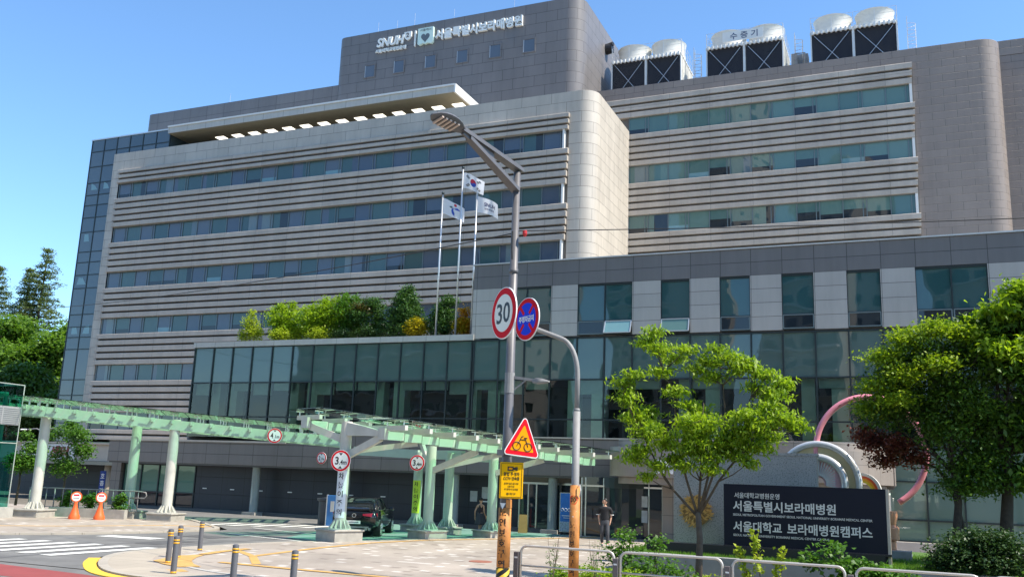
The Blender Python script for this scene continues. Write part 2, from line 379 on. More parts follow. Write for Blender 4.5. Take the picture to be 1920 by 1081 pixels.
def paver():
    m, nt, b = _nt('beige block paving'); N, L = nt.nodes, nt.links
    g = N.new('ShaderNodeNewGeometry')
    br = N.new('ShaderNodeTexBrick'); br.offset = .5
    br.inputs['Scale'].default_value = 1; br.inputs['Brick Width'].default_value = .30; br.inputs['Row Height'].default_value = .24
    br.inputs['Mortar Size'].default_value = .004; br.inputs['Color1'].default_value = (0, 0, 0, 1); br.inputs['Color2'].default_value = (1, 1, 1, 1); br.inputs['Mortar'].default_value = (.5, .5, .5, 1)
    L.new(g.outputs['Position'], br.inputs['Vector'])
    cr = N.new('ShaderNodeValToRGB'); cr.color_ramp.interpolation = 'CONSTANT'; el = cr.color_ramp.elements
    cols = [(0, (.24, .20, .165)), (.035, (.36, .305, .25)), (.3, (.38, .325, .268)), (.6, (.37, .315, .26)), (.955, (.56, .51, .45))]
    while len(el) < len(cols): el.new(.5)
    for e, (p, c) in zip(el, cols): e.position = p; e.color = rgb(c)
    L.new(br.outputs['Color'], cr.inputs[0])
    no = N.new('ShaderNodeTexNoise'); no.inputs['Scale'].default_value = .35; no.inputs['Detail'].default_value = 8; L.new(g.outputs['Position'], no.inputs['Vector'])
    mr = N.new('ShaderNodeMapRange'); mr.inputs[1].default_value = .3; mr.inputs[2].default_value = .7; mr.inputs[3].default_value = .78; mr.inputs[4].default_value = 1.12; L.new(no.outputs['Fac'], mr.inputs[0])
    mx = N.new('ShaderNodeVectorMath'); mx.operation = 'SCALE'; L.new(cr.outputs[0], mx.inputs[0]); L.new(mr.outputs[0], mx.inputs['Scale'])
    mo = N.new('ShaderNodeMixRGB'); mo.blend_type = 'MULTIPLY'; mo.inputs[2].default_value = (.72, .7, .68, 1); L.new(br.outputs['Fac'], mo.inputs[0]); L.new(mx.outputs[0], mo.inputs[1])
    L.new(mo.outputs[0], b.inputs['Base Color']); _in(b, 'Roughness', .75)
    return m
M['paver'] = paver()

b = MB(); b.sheet([(-900, -300), (600, -300), (600, 1500), (-900, 1500)], -.16); struct(b.build('ground', M['earth']))
b = MB(); b.sheet([(-140, -16), (90, -16), (90, 17.6), (-140, 17.6)], -.05); struct(b.build('road', M['asphalt']))
# drive running in from the road under the canopy
drive = [(-30.5, 17.6), (-17.5, 17.6), (-19.3, 18.3), (-21.0, 20.2), (-21.5, 22.0), (-21.3, 25.2), (-20.9, 27.6), (-20.2, 29.6), (-18.6, 34.0), (-16.6, 38.2), (-14.9, 41.0), (-14.9, 43.4), (-47, 44.3), (-47, 41.5), (-40, 40.5), (-33.5, 37.6), (-29.2, 34.6), (-26.9, 32.6), (-26.6, 31.2), (-27.1, 28.2), (-28.0, 25.4), (-29.4, 23.5)]
b = MB(); b.sheet(drive, -.035); struct(b.build('driveway', M['asphalt']))
b = MB(); b.sheet([(-22.5, 30.8), (-20.4, 29.9), (-18.6, 34.2), (-16.7, 38.2), (-14.9, 41.0), (-14.9, 43.2), (-26, 43.6), (-25.5, 39.5)], -.029); struct(b.build('painted_driveway', M['teal_pave']))
# plaza: real step of a kerb at the road
plaza = [(-16.2, 17.3), (14, 17.3), (14, 44.9), (-14.9, 44.9), (-14.9, 41.0), (-16.6, 38.1), (-18.6, 33.9), (-20.2, 29.5), (-20.85, 27.6), (-21.2, 25.2), (-21.35, 22.3), (-20.8, 20.6), (-19.4, 18.9), (-17.8, 17.65)]
b = MB(); b.prism(plaza, -.13, 0.0); struct(b.build('pavement', M['paver']))
kin = [(-16.2, 17.2), (-17.8, 17.65), (-19.4, 18.9), (-20.8, 20.6), (-21.35, 22.3), (-21.2, 25.2), (-20.85, 27.6), (-20.2, 29.5)]
def smooth_line(pts, n=6):
    out = []; P = [Vector((*p, 0)) for p in pts]
    for i in range(len(P) - 1):
        a, b_, c, d = P[max(i - 1, 0)], P[i], P[i + 1], P[min(i + 2, len(P) - 1)]
        for k in range(n):
            t = k / n; out.append(.5 * ((2 * b_) + (c - a) * t + (2 * a - 5 * b_ + 4 * c - d) * t * t + (3 * b_ - a - 3 * c + d) * t ** 3))
    return out + [P[-1]]
def band(mb, pts, o0, o1, z0, z1, n=6):
    """kerb-like band following pts between offsets o0 and o1 (to the left), mitred all along"""
    L = smooth_line(pts, n); rings = []
    for i, p in enumerate(L):
        d = (L[min(i + 1, len(L) - 1)] - L[max(i - 1, 0)]).normalized(); q = Vector((-d.y, d.x, 0)); a, c = p + q * o0, p + q * o1
        rings.append([(a.x, a.y, z0), (c.x, c.y, z0), (c.x, c.y, z1), (a.x, a.y, z1)])
    mb.loft(rings)
kin = [(14, 17.3), (-8, 17.3), (-14, 17.3)] + kin
b = MB(); band(b, kin, -.02, .22, -.14, .012); struct(b.build('kerb', M['kerbstone']))
b = MB(); band(b, kin[1:9], -1.1, -.022, -.05, .008); struct(b.build('kerb_paving', panel('sandy kerb paving', (.40, .345, .27), .6, .6, joint=.012, offset=0, var=.06, jc=.6, rough=.75, horiz=True)))
inner = [(-14.5, 18.7), (-16.2, 19.0), (-17.9, 19.9), (-19.2, 21.4), (-19.8, 23.3), (-19.7, 25.2)]
b = MB(); band(b, inner, -.07, .07, -.05, .014); struct(b.build('edging_stone', mat('pale edging stone', (.43, .41, .37), .7)))
# far pavement island on the left of the drive
isl = [(-27.4, 28.0), (-26.9, 31.0), (-27.3, 32.4), (-29.4, 34.2), (-33.5, 37.2), (-40, 40.2), (-60, 40.8), (-60, 20.4), (-34, 20.8), (-30.5, 22.6), (-28.6, 25.0)]
b = MB(); b.prism(isl, -.13, .0); b2 = struct(b.build('island_pavement', M['paver']))
b = MB(); band(b, [(-46, 20.6), (-40, 20.7), (-34, 20.8), (-30.5, 22.6), (-28.6, 25.0), (-27.4, 28.0), (-26.9, 31.0), (-27.3, 32.4), (-29.4, 34.2), (-33.5, 37.2), (-40, 40.2)], -.12, .12, -.13, .03); struct(b.build('island_kerb', M['kerbstone']))
b = MB(); b.sheet([(-70, 19.2), (-70, 17.6), (-18.6, 15.5), (-16.0, 15.4), (-16.0, 16.5), (-18.0, 16.85), (-21.8, 17.25), (-70, 20.7)], -.044); struct(b.build('red_lane', M['redlane']))

def strip(mb, pts, w, z):
    for i in range(len(pts) - 1):
        p, q = Vector((*pts[i], 0)), Vector((*pts[i + 1], 0)); d = (q - p).normalized(); n = Vector((-d.y, d.x, 0)) * w / 2
        mb.face([(p.x - n.x, p.y - n.y, z), (q.x - n.x, q.y - n.y, z), (q.x + n.x, q.y + n.y, z), (p.x + n.x, p.y + n.y, z)][::1])
b = MB()
for i in range(6):
    x = -22.0 - i * 1.03; b.sheet([(x - .46, 19.4 + .05 * i), (x, 19.4 + .05 * i), (x + .05, 23.4 - .1 * i), (x - .41, 23.4 - .1 * i)], -.022)
for i in range(5):
    x = -25.6 - i * .95; y = 37.6 - i * .55; b.sheet([(x - .42, y - 1.2), (x, y - 1.0), (x - .1, y + 1.6), (x - .52, y + 1.4)], -.022)
b.sheet([(-27.0, 25.6), (-24.7, 25.9), (-24.75, 26.7), (-27.0, 26.4)], -.022)
strip(b, [(-25.2, 30.6), (-22.6, 29.9), (-20.5, 29.4)], .14, -.022)
strip(b, [(-27.0, 34.4), (-23.6, 33.3), (-22.0, 32.8)], .14, -.018)
struct(b.build('road_marking', M['paint_white']))
b = MB()
arc = [(-20.9, 18.55), (-20.1, 17.95), (-19.1, 17.5), (-18.0, 17.25), (-16.6, 16.95), (-14, 16.86), (14, 16.86)]
band(b, [(-14, 17.2), (-16.2, 17.2), (-17.8, 17.65), (-19.4, 18.9), (-20.5, 20.1)], .26, .58, -.048, -.026)
struct(b.build('yellow_kerb_line', M['paint_yellow']))
b = MB()
strip(b, [(-19.7, 25.0), (-19.6, 23.6), (-19.3, 22.4)], .32, .018)
strip(b, [(-19.6, 24.3), (-18.0, 23.05), (-16.4, 21.2)], .24, .008)
strip(b, [(-17.95, 22.9), (-18.45, 27.2), (-18.5, 30.4), (-17.85, 33.6), (-15.9, 37.4), (-14.4, 39.9), (-13.5, 42.6)], .25, .012)
strip(b, [(-17.4, 20.9), (-15.0, 20.78), (-6.0, 20.72)], .25, .016)
b.sheet([(-18.9, 20.0), (-18.1, 19.5), (-17.3, 19.2), (-16.9, 19.6), (-17.5, 20.0), (-18.2, 20.7), (-18.8, 21.6), (-19.2, 22.4), (-19.5, 21.6)], .016)
b.sheet([(-17.3, 18.2), (-16.7, 17.9), (-16.4, 18.6), (-16.9, 18.9)], .006)
struct(b.build('tactile_paving', M['yellowpave']))
b = MB(); strip(b, [(-37, 24.2), (-33.2, 26.2), (-31.6, 28.4), (-30.6, 30.6), (-30.0, 32.2), (-28.2, 33.2)], .32, .004); strip(b, [(-60, 24.0), (-37, 24.2)], .32, .006)
struct(b.build('tactile_paving', M['yellowpave']))
b = MB(); rp = random.Random(9)
for (x, y, w, d) in ((-24.6, 28.6, 1.6, 1.2), (-23.4, 25.4, .9, 2.2), (-26.0, 33.6, 1.2, .8)):
    b = MB(); b.sheet([(x - w / 2, y - d / 2), (x + w / 2, y - d / 2 + .1), (x + w / 2 - .08, y + d / 2), (x - w / 2 + .05, y + d / 2 - .06)], -.027); struct(b.build('road_patch', mat('dark asphalt patch', (.10, .098, .095), .85, var=.2)))
b = MB()
strip(b, [(-24.0, 17.2), (-24.2, 22), (-24.0, 27), (-23.0, 33)], .22, -.0305); strip(b, [(-22.5, 17.2), (-22.7, 22), (-22.5, 27), (-21.6, 32)], .22, -.0305)
struct(b.build('tyre_track', mat('tyre darkened asphalt', (.125, .122, .118), .8, var=.3, scale=4)))
b = MB(); b.lathe([(.36, 0), (.36, .012), (0.0, .012)], (-12.2, 26.6, 0.0), 24); tag(b.build('manhole_cover', mat('rust red cast iron', (.30, .11, .07), .7)), 'round rust red manhole cover lying in the beige block paving', 'manhole cover')

# ---------------- hospital ----------------
H = thing('hospital_building', 'large grey and beige hospital with ribbon windows, louvred bands and a glass podium', 'building', (-25, 55, 0))
def hb(mb, name, m=None, parent=H, **k):
    return mb.build(name, m, parent, world=(parent is H), **k)
def sub(mb, name, parent, m=None):
    # sub-parts: parent part sits at the hospital's origin, so subtract the same offset
    mb.v = [(p[0] + 25, p[1] - 55, p[2]) for p in mb.v]
    return mb.build(name, m, parent)

def arc_pts(cx, cy, r, a0, a1, n=10):
    return [(cx + r * math.cos(R(a0 + (a1 - a0) * k / n)), cy + r * math.sin(R(a0 + (a1 - a0) * k / n))) for k in range(n + 1)]
def wall_ribbon(mb, pts, z0, z1, top=True):
    """open vertical wall following a plan line, outside to its right-hand side"""
    for i in range(len(pts) - 1):
        a, c = pts[i], pts[i + 1]; mb.face([(a[0], a[1], z0), (c[0], c[1], z0), (c[0], c[1], z1), (a[0], a[1], z1)])

# --- left wing: front plane y=60.3, louvres to y=60.0
b = MB()
b.box(-67.05, -66.1, 60.30, 61.0, 4.4, 30.94)                                    # stone end strip
b.box(-66.1, -21.9, 60.30, 61.0, 29.2, 30.94)                                    # parapet
cr = [(-21.9, 60.30)] + arc_pts(-21.1, 61.5, 1.2, -90, 0, 10) + [(-19.9, 69.9)]
prof = cr + [(-21.9, 69.9)]
b.loft([[(p[0], p[1], 9.0) for p in prof], [(p[0], p[1], 30.94) for p in prof]])
b.box(-66.9, -21.9, 61.0, 69.8, 29.9, 30.1)
wl = hb(b, 'wing_wall', M['stone'], auto=30)
b = MB(); b.box(-66.1, -21.9, 60.44, 61.0, 4.4, 29.2); hb(b, 'recess_wall', M['gap'])
LWR = [26.45, 22.23, 18.01, 13.83, 9.69, 5.49]
def fins(x0, x1, yf, yb, zlo, zhi, n, end=.0, m=M['fin']):
    """n louvre blades filling zlo..zhi with dark slots between them"""
    b = MB(); gp = .165; h = (zhi - zlo - gp * (n - 1)) / n
    for k in range(n):
        z = zlo + k * (h + gp); e = end * ((k % 2) * .5)
        b.use(m); b.loft([[(x, yf, z), (x, yb, z), (x, yb, z + h), (x, yf + .05, z + h), (x, yf, z + h - .05)] for x in (x0, x1 + .03 * k)][::-1])
    return b
for i, zb in enumerate(LWR):
    lo = zb - 2.72 if i < 5 else 4.62
    hb(fins(-66.08, -21.98, 60.0, 60.42, lo, zb, 5 if i < 5 else 2), 'louvre_band')
hb(fins(-66.08, -21.9, 60.0, 60.42, 27.93, 29.2, 3), 'louvre_band')

def ribbon(x0, x1, zb, zt, yg, n, mats, name='ribbon_window', jamb=True, special=()):
    """one ribbon of n panes: frame as the part, panes as its child"""
    f = MB(); w = (x1 - x0) / n
    for k in range(n + 1): f.box(x0 + k * w - .03, x0 + k * w + .03, yg - .06, yg + .02, zb, zt)
    f.box(x0, x1, yg - .05, yg + .02, zb, zb + .05); f.box(x0, x1, yg - .05, yg + .02, zt - .05, zt)
    for k in range(n):
        if k % 2 == 0: f.box(x0 + k * w + w - .28, x0 + k * w + w - .22, yg - .045, yg + .02, zb + .05, zt - .05)
    fo = hb(f, name, M['frame'])
    g = MB()
    for k in range(n):
        a, c = x0 + k * w, x0 + (k + 1) * w
        g.use(mats[k % len(mats)])
        if (k in special):
            zm = zb + (zt - zb) * .48; g.face([(a, yg, zm), (c, yg, zm), (c, yg, zt), (a, yg, zt)])
            g.use(M['dark_glass']); g.face([(a, yg, zb), (c, yg, zb), (c, yg, zm), (a, yg, zm)])
        elif rnd.random() < .22:
            xm = a + (c - a) * rnd.choice((.3, .45, .62)); g.face([(a, yg, zb), (xm, yg, zb), (xm, yg, zt), (a, yg, zt)]); g.use(rnd.choice((M['dark_glass'], M['curtain'], mats[(k + 1) % len(mats)]))); g.face([(xm, yg, zb), (c, yg, zb), (c, yg, zt), (xm, yg, zt)])
        elif rnd.random() < .2:
            zm = zb + (zt - zb) * .3; g.face([(a, yg, zm), (c, yg, zm), (c, yg, zt), (a, yg, zt)])
            g.use(M['pale_glass'] if rnd.random() < .35 else M['dark_glass']); g.face([(a, yg, zb), (c, yg, zb), (c, yg, zm), (a, yg, zm)])
        else: g.face([(a, yg, zb), (c, yg, zb), (c, yg, zt), (a, yg, zt)])
    sub(g, 'pane', fo)
    return fo
M['curtain'] = glass_opaque('glass over pale curtain', [(.16, .21, .22), (.13, .18, .20)], ior=1.6)
M['frame'] = mat('grey window frame', (.16, .20, .21), .4, metal=.2, var=.03)
for i, zb in enumerate(LWR):
    ribbon(-65.95, -22.3, zb, zb + 1.5, 60.40, 27, [M['lw_blue'], M['lw_green']])
    b = MB(); b.box(-22.3, -22.16, 60.06, 60.44, zb, zb + 1.5); hb(b, 'window_jamb', M['white_paint'])
# --- stair tower of glass at the left end, wrapping round under the visor
b = MB(); b.box(-70.25, -60.65, 60.50, 67, -.1, 32.66); core = hb(b, 'stair_tower_glazing', M['stair_glass'])
b = MB(); g = MB(); gz = [0, 2.0, 3.2, 4.4, 6.0, 7.25, 8.45, 9.85, 12.6, 13.7, 14.65, 15.8, 18.25, 19.5, 20.7, 21.7, 23.6, 25.0, 26.2, 27.2, 28.4, 30.0, 31.5, 32.7]
for i in range(len(gz) - 1):
    for k in range(2 if gz[i] < 30 else 6):
        a = -70.25 + 1.6 * k; g.face([(a, 60.46, gz[i]), (a + 1.6, 60.46, gz[i]), (a + 1.6, 60.46, gz[i + 1]), (a, 60.46, gz[i + 1])])
    b.box(-70.27, -67.05 if gz[i] < 30.5 else -60.6, 60.42, 60.49, gz[i] - .04, gz[i] + .04)
for k in range(3 if True else 0): b.box(-70.28 + 1.6 * k, -70.2 + 1.6 * k, 60.415, 60.495, 0, 32.7)
for k in range(3, 7): b.box(-70.28 + 1.6 * k, -70.2 + 1.6 * k, 60.415, 60.495, 30.0, 32.7)
sub(g, 'pane', core, M['stair_glass']); sub(b, 'mullion', core, M['mull'])
r2 = random.Random(3)
for zc in (13.9, 18.5, 22.6, 27.6):
    for k in range(2):
        if r2.random() < .8:
            a = -70.0 + 1.6 * k; b = MB(); b.face([(a + r2.random() * .5, 60.452, zc + .1), (a + .9 + r2.random() * .4, 60.452, zc + .1), (a + .8, 60.452, zc + .5 + r2.random() * .5), (a + .3, 60.452, zc + .8)]); sub(b, 'pale_patch', core, M['pale_glass'])  # irregular pale patches on the stair panes, bright by colour only, no lamp
b = MB(); b.box(-70.35, -60.55, 60.38, 67, 32.66, 32.78); sub(b, 'coping', core, M['alu'])
# --- visor roof over the left wing
b = MB()
b.use(panel('pale visor edge', (.50, .49, .46), 2.1, 20, u0=-.4, v0=-4, joint=.04, offset=0, var=.03, jc=.5))
b.loft([[(x, 60.0, 32.12), (x, 66.55, 32.12), (x, 66.55, 32.72), (x, 59.96, 32.72)] for x in (-60.5, -31.45)])
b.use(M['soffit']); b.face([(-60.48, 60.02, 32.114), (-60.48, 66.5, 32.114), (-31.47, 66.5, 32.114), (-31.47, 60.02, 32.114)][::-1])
b.use(M['white_paint']); b.box(-31.45, -31.3, 59.9, 66.5, 32.06, 32.78); b.box(-60.5, -31.45, 59.88, 59.98, 32.66, 32.8)
vz = hb(b, 'visor_roof')
for k in range(14): x = -56.9 + k * 1.86; b = MB(); b.box(x, x + .95, 62.1, 62.75, 32.08, 32.11); sub(b, 'soffit_lamp', vz, M['lamp_on'])
b = MB(); b.box(-60.6, -21.95, 66.4, 66.5, 29, 32.2); hb(b, 'penthouse_wall', M['grey_band'])
# --- dark band and tower
b = MB(); b.loft([[(p[0], p[1], z) for p in arc_pts(-69.6, 67.3, .7, 180, 270, 5) + [(-47, 66.6), (-47, 76), (-70.3, 76)]] for z in (30, 37.73)])
hb(b, 'rooftop_storey', M['grey_band'], auto=30)
tp = arc_pts(-46.5, 67.2, .8, 180, 270, 6) + arc_pts(-24.6, 67.8, 1.4, -90, 0, 10) + [(-23.2, 77.3), (-47.3, 77.3)]
b = MB(); b.loft([[(p[0], p[1], z) for p in tp] for z in (30, 42.33)]); tw = hb(b, 'tower', M['grey_tower'], auto=30)
for x in (-43.6, -40.55, -37.35, -34.2, -31.05, -27.9):
    b = MB(); z0, z1 = 37.95, 39.08; b.use(M['grey_tower'])
    b.box(x - .62, x - .5, 66.34, 66.5, z0 - .1, z1 + .12); b.box(x + .5, x + .62, 66.34, 66.5, z0 - .1, z1 + .12)
    b.box(x - .5, x + .5, 66.34, 66.5, z1, z1 + .12); b.box(x - .5, x + .5, 66.34, 66.5, z0 - .1, z0)
    b.use(M['alu']); b.box(x - .5, x - .45, 66.36, 66.45, z0, z1)
    w = sub(b, 'tower_window', tw)
    g = MB(); g.face([(x - .45, 66.385, z0), (x + .5, 66.385, z0), (x + .5, 66.385, z1), (x - .45, 66.385, z1)]); g2 = sub(g, 'pane', tw, M['lw_blue'])
for x, h in ((-43, 2.6), (-41, 2.2), (-39.2, 3.4), (-35.2, 2.6), (-29.4, 3.2), (-60, 3.2)): b = MB(); b.tube([(x, 66.42 if x > -50 else 67, 41 if x > -50 else 37), (x, 66.42 if x > -50 else 67, (42.33 if x > -50 else 37.7) + h * .35)], .016, 5); sub(b, 'lightning_rod', tw, M['alu'])
b = MB(); b.tube([(-23.2, 73.2, 40.6), (-22.6, 73.2, 40.6)], [.5, .42], 14); b.tube([(-23.2, 73.2, 40.9), (-22.5, 73.0, 40.95)], .2, 8); sub(b, 'roof_vent', tw, M['black'])
for x, y in ((-52, 64), (-45.4, 63), (-44, 63.5), (-43.1, 63)): b = MB(); b.tube([(x, y, 32.7), (x, y, 33.2)], .04, 5); b.lathe([(0, .1), (.1, .05), (.1, -.05), (0, -.1)], (x, y, 33.25), 8); sub(b, 'roof_fixture', vz, M['white_paint'])
b = MB(); b.tube([(-32.6, 64.5, 32.7), (-32.6, 64.5, 33.9)], .06, 6)
sub(b, 'roof_fixture', vz, M['white_paint'])

# --- right wing: wall y=69.6, louvres to y=69.3
b = MB()
pier = [(1.7, 69.6)] + arc_pts(6.2, 71.0, 1.4, -90, 0, 10) + [(7.6, 73.2), (24, 73.2)]
pp = [(-26, 69.63), (1.7, 69.6)] + arc_pts(6.2, 71.0, 1.4, -90, 0, 10) + [(7.6, 73.0), (24, 73.0), (24, 86), (-26, 86)]
b.loft([[(p[0], p[1], z) for p in pp] for z in (8, 35.0)])
hb(b, 'wing_wall', M['grey'], auto=30)
b = MB(); b.box(7.62, 24, 72.97, 73.3, 35.0, 36.2); hb(b, 'parapet', M['grey'])
RWR = [30.66, 26.43, 22.2, 18.0]
for i, zb in enumerate(RWR[:3]): hb(fins(-24.0, 1.62, 69.3, 69.66, zb - 2.72, zb, 5), 'louvre_band')
hb(fins(-24.0, 1.62, 69.3, 69.66, 32.16, 33.82, 3), 'louvre_band')
for i, zb in enumerate(RWR[:3]):
    ribbon(-19.95, 1.42, zb, zb + 1.5, 69.56, 13, [M['rw_green']], special=(4, 8, 10) if i == 2 else ((8, 4) if i == 1 else (8,)))
    b = MB(); b.box(1.42, 1.6, 69.36, 69.62, zb, zb + 1.5); hb(b, 'window_jamb', M['white_paint'])
b = MB(); b.box(-26, 1.7, 69.60, 69.615, 8, 33.8); hb(b, 'recess_wall', M['gap'])

# --- podium
PX0, PW = -40.98, 1.485
b = MB(); b.use(M['pod_cap']); b.box(PX0 - .05, -21.55, 44.86, 45.2, 9.88, 10.2)
hb(b, 'parapet')
b = MB(); b.use(M['conc']); b.box(PX0, -21.75, 45.2, 60.2, 9.4, 9.7); b.box(-21.7, 24, 45.6, 69.5, 13.7, 13.9); hb(b, 'roof_deck')
b = MB(); b.box(-21.72, 24, 44.95, 45.55, 12.70, 14.06); b.box(-21.72, -21.2, 44.96, 60.2, 9.9, 14.06); hb(b, 'parapet_band', M['pod_band'])
b = MB(); b.box(-21.78, 24, 44.88, 45.6, 14.06, 14.13); hb(b, 'coping', M['alu'])
# stone infill and punched windows of the top storey
J = lambda k: -21.55 + PW * k
seq = [(-1, 1.1, 's'), (1.1, 3, 'w'), (3, 4, 's'), (4, 6, 'w'), (6, 7, 's'), (7, 8, 'w'), (8, 9, 's'), (9, 10, 'w'), (10, 11, 's'), (11, 12, 'w'), (12, 13, 's'), (13, 14, 'w'), (14, 15, 's'), (15, 17, 'w'), (17, 18, 's'), (18, 19, 'w'), (19, 20, 's'), (20, 21, 'w'), (21, 22, 's'), (22, 24, 'w'), (24, 30, 's')]
for a, c, t in seq:
    if t == 's': b = MB(); b.box(max(J(a), -21.72) if a >= 0 else -21.72, J(c), 44.95, 45.4, 9.95, 12.70); hb(b, 'stone_infill', M['pod_stone'])
for a, c, t in seq:
    if t != 'w': continue
    x0, x1 = J(a), J(c); n = 2 if c - a > 1.5 else 1; w = (x1 - x0) / n
    f = MB()
    for k in range(n + 1): f.box(x0 + k * w - .03, x0 + k * w + .03, 44.98, 45.1, 9.98, 12.68)
    f.box(x0, x1, 44.985, 45.1, 12.6, 12.69); f.box(x0, x1, 44.985, 45.1, 10.68, 10.74); f.box(x0, x1, 44.985, 45.1, 9.98, 10.04)
    wo = hb(f, 'window', M['mull'])
    g = MB()
    for k in range(n): g.face([(x0 + k * w, 45.05, 10.7), (x0 + k * w + w, 45.05, 10.7), (x0 + k * w + w, 45.05, 12.69), (x0 + k * w, 45.05, 12.69)])
    sub(g, 'pane', wo, M['punched'])
    for k in range(n):
        q = MB(); sx0, sx1 = x0 + k * w + .05, x0 + k * w + w - .05
        tilt = .28 if (abs(a - 4) < .1 and k == 1) else (.2 if a == 7 else 0.0)
        z0, z1 = 10.04, 10.68; yb = 45.0 - tilt
        def P(x, z, d=0): return (x, 44.99 - tilt * (z1 - z) / (z1 - z0) - d, z)
        q.use(M['frame'] if not tilt else M['alu'])
        for (ax, az, cx, cz) in ((sx0, z0, sx1, z0), (sx0, z1, sx1, z1), (sx0, z0, sx0, z1), (sx1, z0, sx1, z1)): q.bar(P(ax, az), P(cx, cz), .05, .06, up=(0, -1, .01))
        q.use(M['pale_glass'] if (tilt > .25) else (M['rw_green'] if tilt else M['dark_glass'])); q.face([P(sx0, z0), P(sx1, z0), P(sx1, z1), P(sx0, z1)])
        sub(q, 'opening_sash', wo)
# curtain wall: boarded upper band, clear lower band with the rooms behind
XR = J(30)
cw = MB()
xs = [PX0 + PW * k for k in range(14)] + [J(k) for k in range(0, 31)]
for x in xs:
    lo = 4.6 if x < -.7 else .45
    cw.box(x - .035, x + .035, 44.97, 45.09, lo, 9.9)
for z in (9.86, 7.68, 5.62): cw.box(PX0, XR, 44.975, 45.09, z - .035, z + .035)
cw.box(-.6, XR, 44.975, 45.09, 1.35, 1.42); cw.box(-.6, XR, 44.975, 45.09, .45, .52); cw.box(-.6, XR, 44.975, 45.09, 3.0, 3.06); cw.box(-.6, XR, 44.975, 45.09, 4.5, 4.57)
cwo = hb(cw, 'curtain_wall', M['mull'])
g = MB(); v = MB(); fz = MB()
allx = [(PX0 + PW * k, PX0 + PW * (k + 1)) for k in range(13)] + [(-21.68, -21.55)] + [(J(k), J(k + 1)) for k in range(30)]
for a, c in allx:
    g.face([(a, 45.05, 7.68), (c, 45.05, 7.68), (c, 45.05, 9.9), (a, 45.05, 9.9)])
    v.face([(a, 45.05, 5.62), (c, 45.05, 5.62), (c, 45.05, 7.68), (a, 45.05, 7.68)]); v.face([(a, 45.05, 4.4), (c, 45.05, 4.4), (c, 45.05, 5.62), (a, 45.05, 5.62)])
    if a > -.8:
        for z0, z1 in ((.45, 1.4), (1.4, 3.03), (3.03, 4.4)): fz.face([(a, 45.05, z0), (c, 45.05, z0), (c, 45.05, z1), (a, 45.05, z1)])
sub(g, 'spandrel_glass', cwo, M['spandrel']); sub(v, 'clear_glass', cwo, M['vision']); sub(fz, 'frosted_glass', cwo, M['frost'])
b = MB(); b.use(M['wood']); b.face([(PX0, 49, 4.4), (XR, 49, 4.4), (XR, 49, 7.8), (PX0, 49, 7.8)]); b.face([(PX0, 45.3, 4.42), (PX0, 49, 4.42), (XR, 49, 4.42), (XR, 45.3, 4.42)]); b.face([(PX0, 45.12, 7.7), (XR, 45.12, 7.7), (XR, 49, 7.7), (PX0, 49, 7.7)])
b.use(M['intcol'])
for k in range(9):
    x = -39.9 + 5.9 * k
    b.box(x + 1.38, x + 2.1, 45.5, 46.2, 4.42, 7.7); b.box(x, x + .62, 45.7, 46.3, 4.42, 7.7)
b.use(M['blind'])
for k, (a, c) in enumerate(allx):
    if k % 4 != 1: b.box(a + .06, c - .06, 45.35, 45.4, 7.2 - .25 * ((k * 7) % 3 == 0), 7.68)
b.use(mat('interior fittings', (.13, .14, .15), .6))
for k in range(24):
    x = -40 + k * 1.6 + rnd.random(); b.box(x, x + .5 + rnd.random() * .6, 46.5, 47.2, 4.42, 4.9 + rnd.random() * .9)
b.box(PX0 - .02, PX0 + .1, 45.1, 60, 2.7, 9.9)
hb(b, 'interior')
b = MB()
for a in (0,): b.box(PX0 - .04, PX0 + .02, 45.05, 60.2, 4.4, 9.9)
hb(b, 'side_wall', M['spandrel'])
# ground storey: fascia, recessed dark wall, round columns
b = MB(); b.box(-46.6, -33.0, 44.40, 45.4, 2.74, 4.05); b.box(-33.0, -.55, 44.40, 45.4, 2.74, 4.62); hb(b, 'fascia', M['fascia'])
b = MB(); b.box(-46.7, -33.0, 44.3, 45.4, 4.05, 4.15); b.box(-33.0, -.5, 44.33, 45.4, 4.62, 4.68); hb(b, 'coping', M['cream'])
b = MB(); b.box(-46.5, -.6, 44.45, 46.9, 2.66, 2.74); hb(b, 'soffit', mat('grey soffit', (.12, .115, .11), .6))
b = MB(); b.use(M['darkwall']); b.box(-40.4, -18.7, 45.6, 46.0, 0, 2.7); b.use(M['fascia']); b.box(-47.2, -46.4, 45.4, 46, 0, 2.7); b.box(-46.5, -40, 45.9, 46, -.05, .5)
hb(b, 'ground_wall')
b = MB(); b.box(-46.4, -14.9, 45.1, 45.9, -.1, .09); hb(b, 'step', mat('grey step stone', (.12, .12, .12), .6))
f = MB()
for x in (-46.3, -44.85, -43.4, -41.95, -40.5): f.box(x - .04, x + .04, 45.58, 45.7, 0, 2.7)
for z in (.06, .95, 2.62): f.box(-46.3, -40.4, 45.59, 45.7, z - .04, z + .04)
sw = hb(f, 'shop_window', M['mull'])
g = MB()
for k in range(4):
    a = -46.3 + 1.45 * k
    g.use(M['dark_glass']); g.face([(a, 45.65, 0), (a + 1.45, 45.65, 0), (a + 1.45, 45.65, .95), (a, 45.65, .95)]); g.use(M['lowglass']); g.face([(a, 45.65, .95), (a + 1.45, 45.65, .95), (a + 1.45, 45.65, 2.7), (a, 45.65, 2.7)])
sub(g, 'pane', sw)
for x in (-35.2, -22.2, -16.65, -29.0):
    b = MB(); b.lathe([(.30, 0), (.30, .1), (.24, .14), (.235, 2.62), (.26, 2.66)], (x, 44.75, 0), 20); hb(b, 'column', M['ccream'] if 'ccream' in M else mat('grey green painted column', (.27, .29, .26), .5), smooth=True)
    b = MB(); b.box(x - .45, x + .45, 44.3, 45.05, -.1, .1); hb(b, 'column_base', M['conc'])
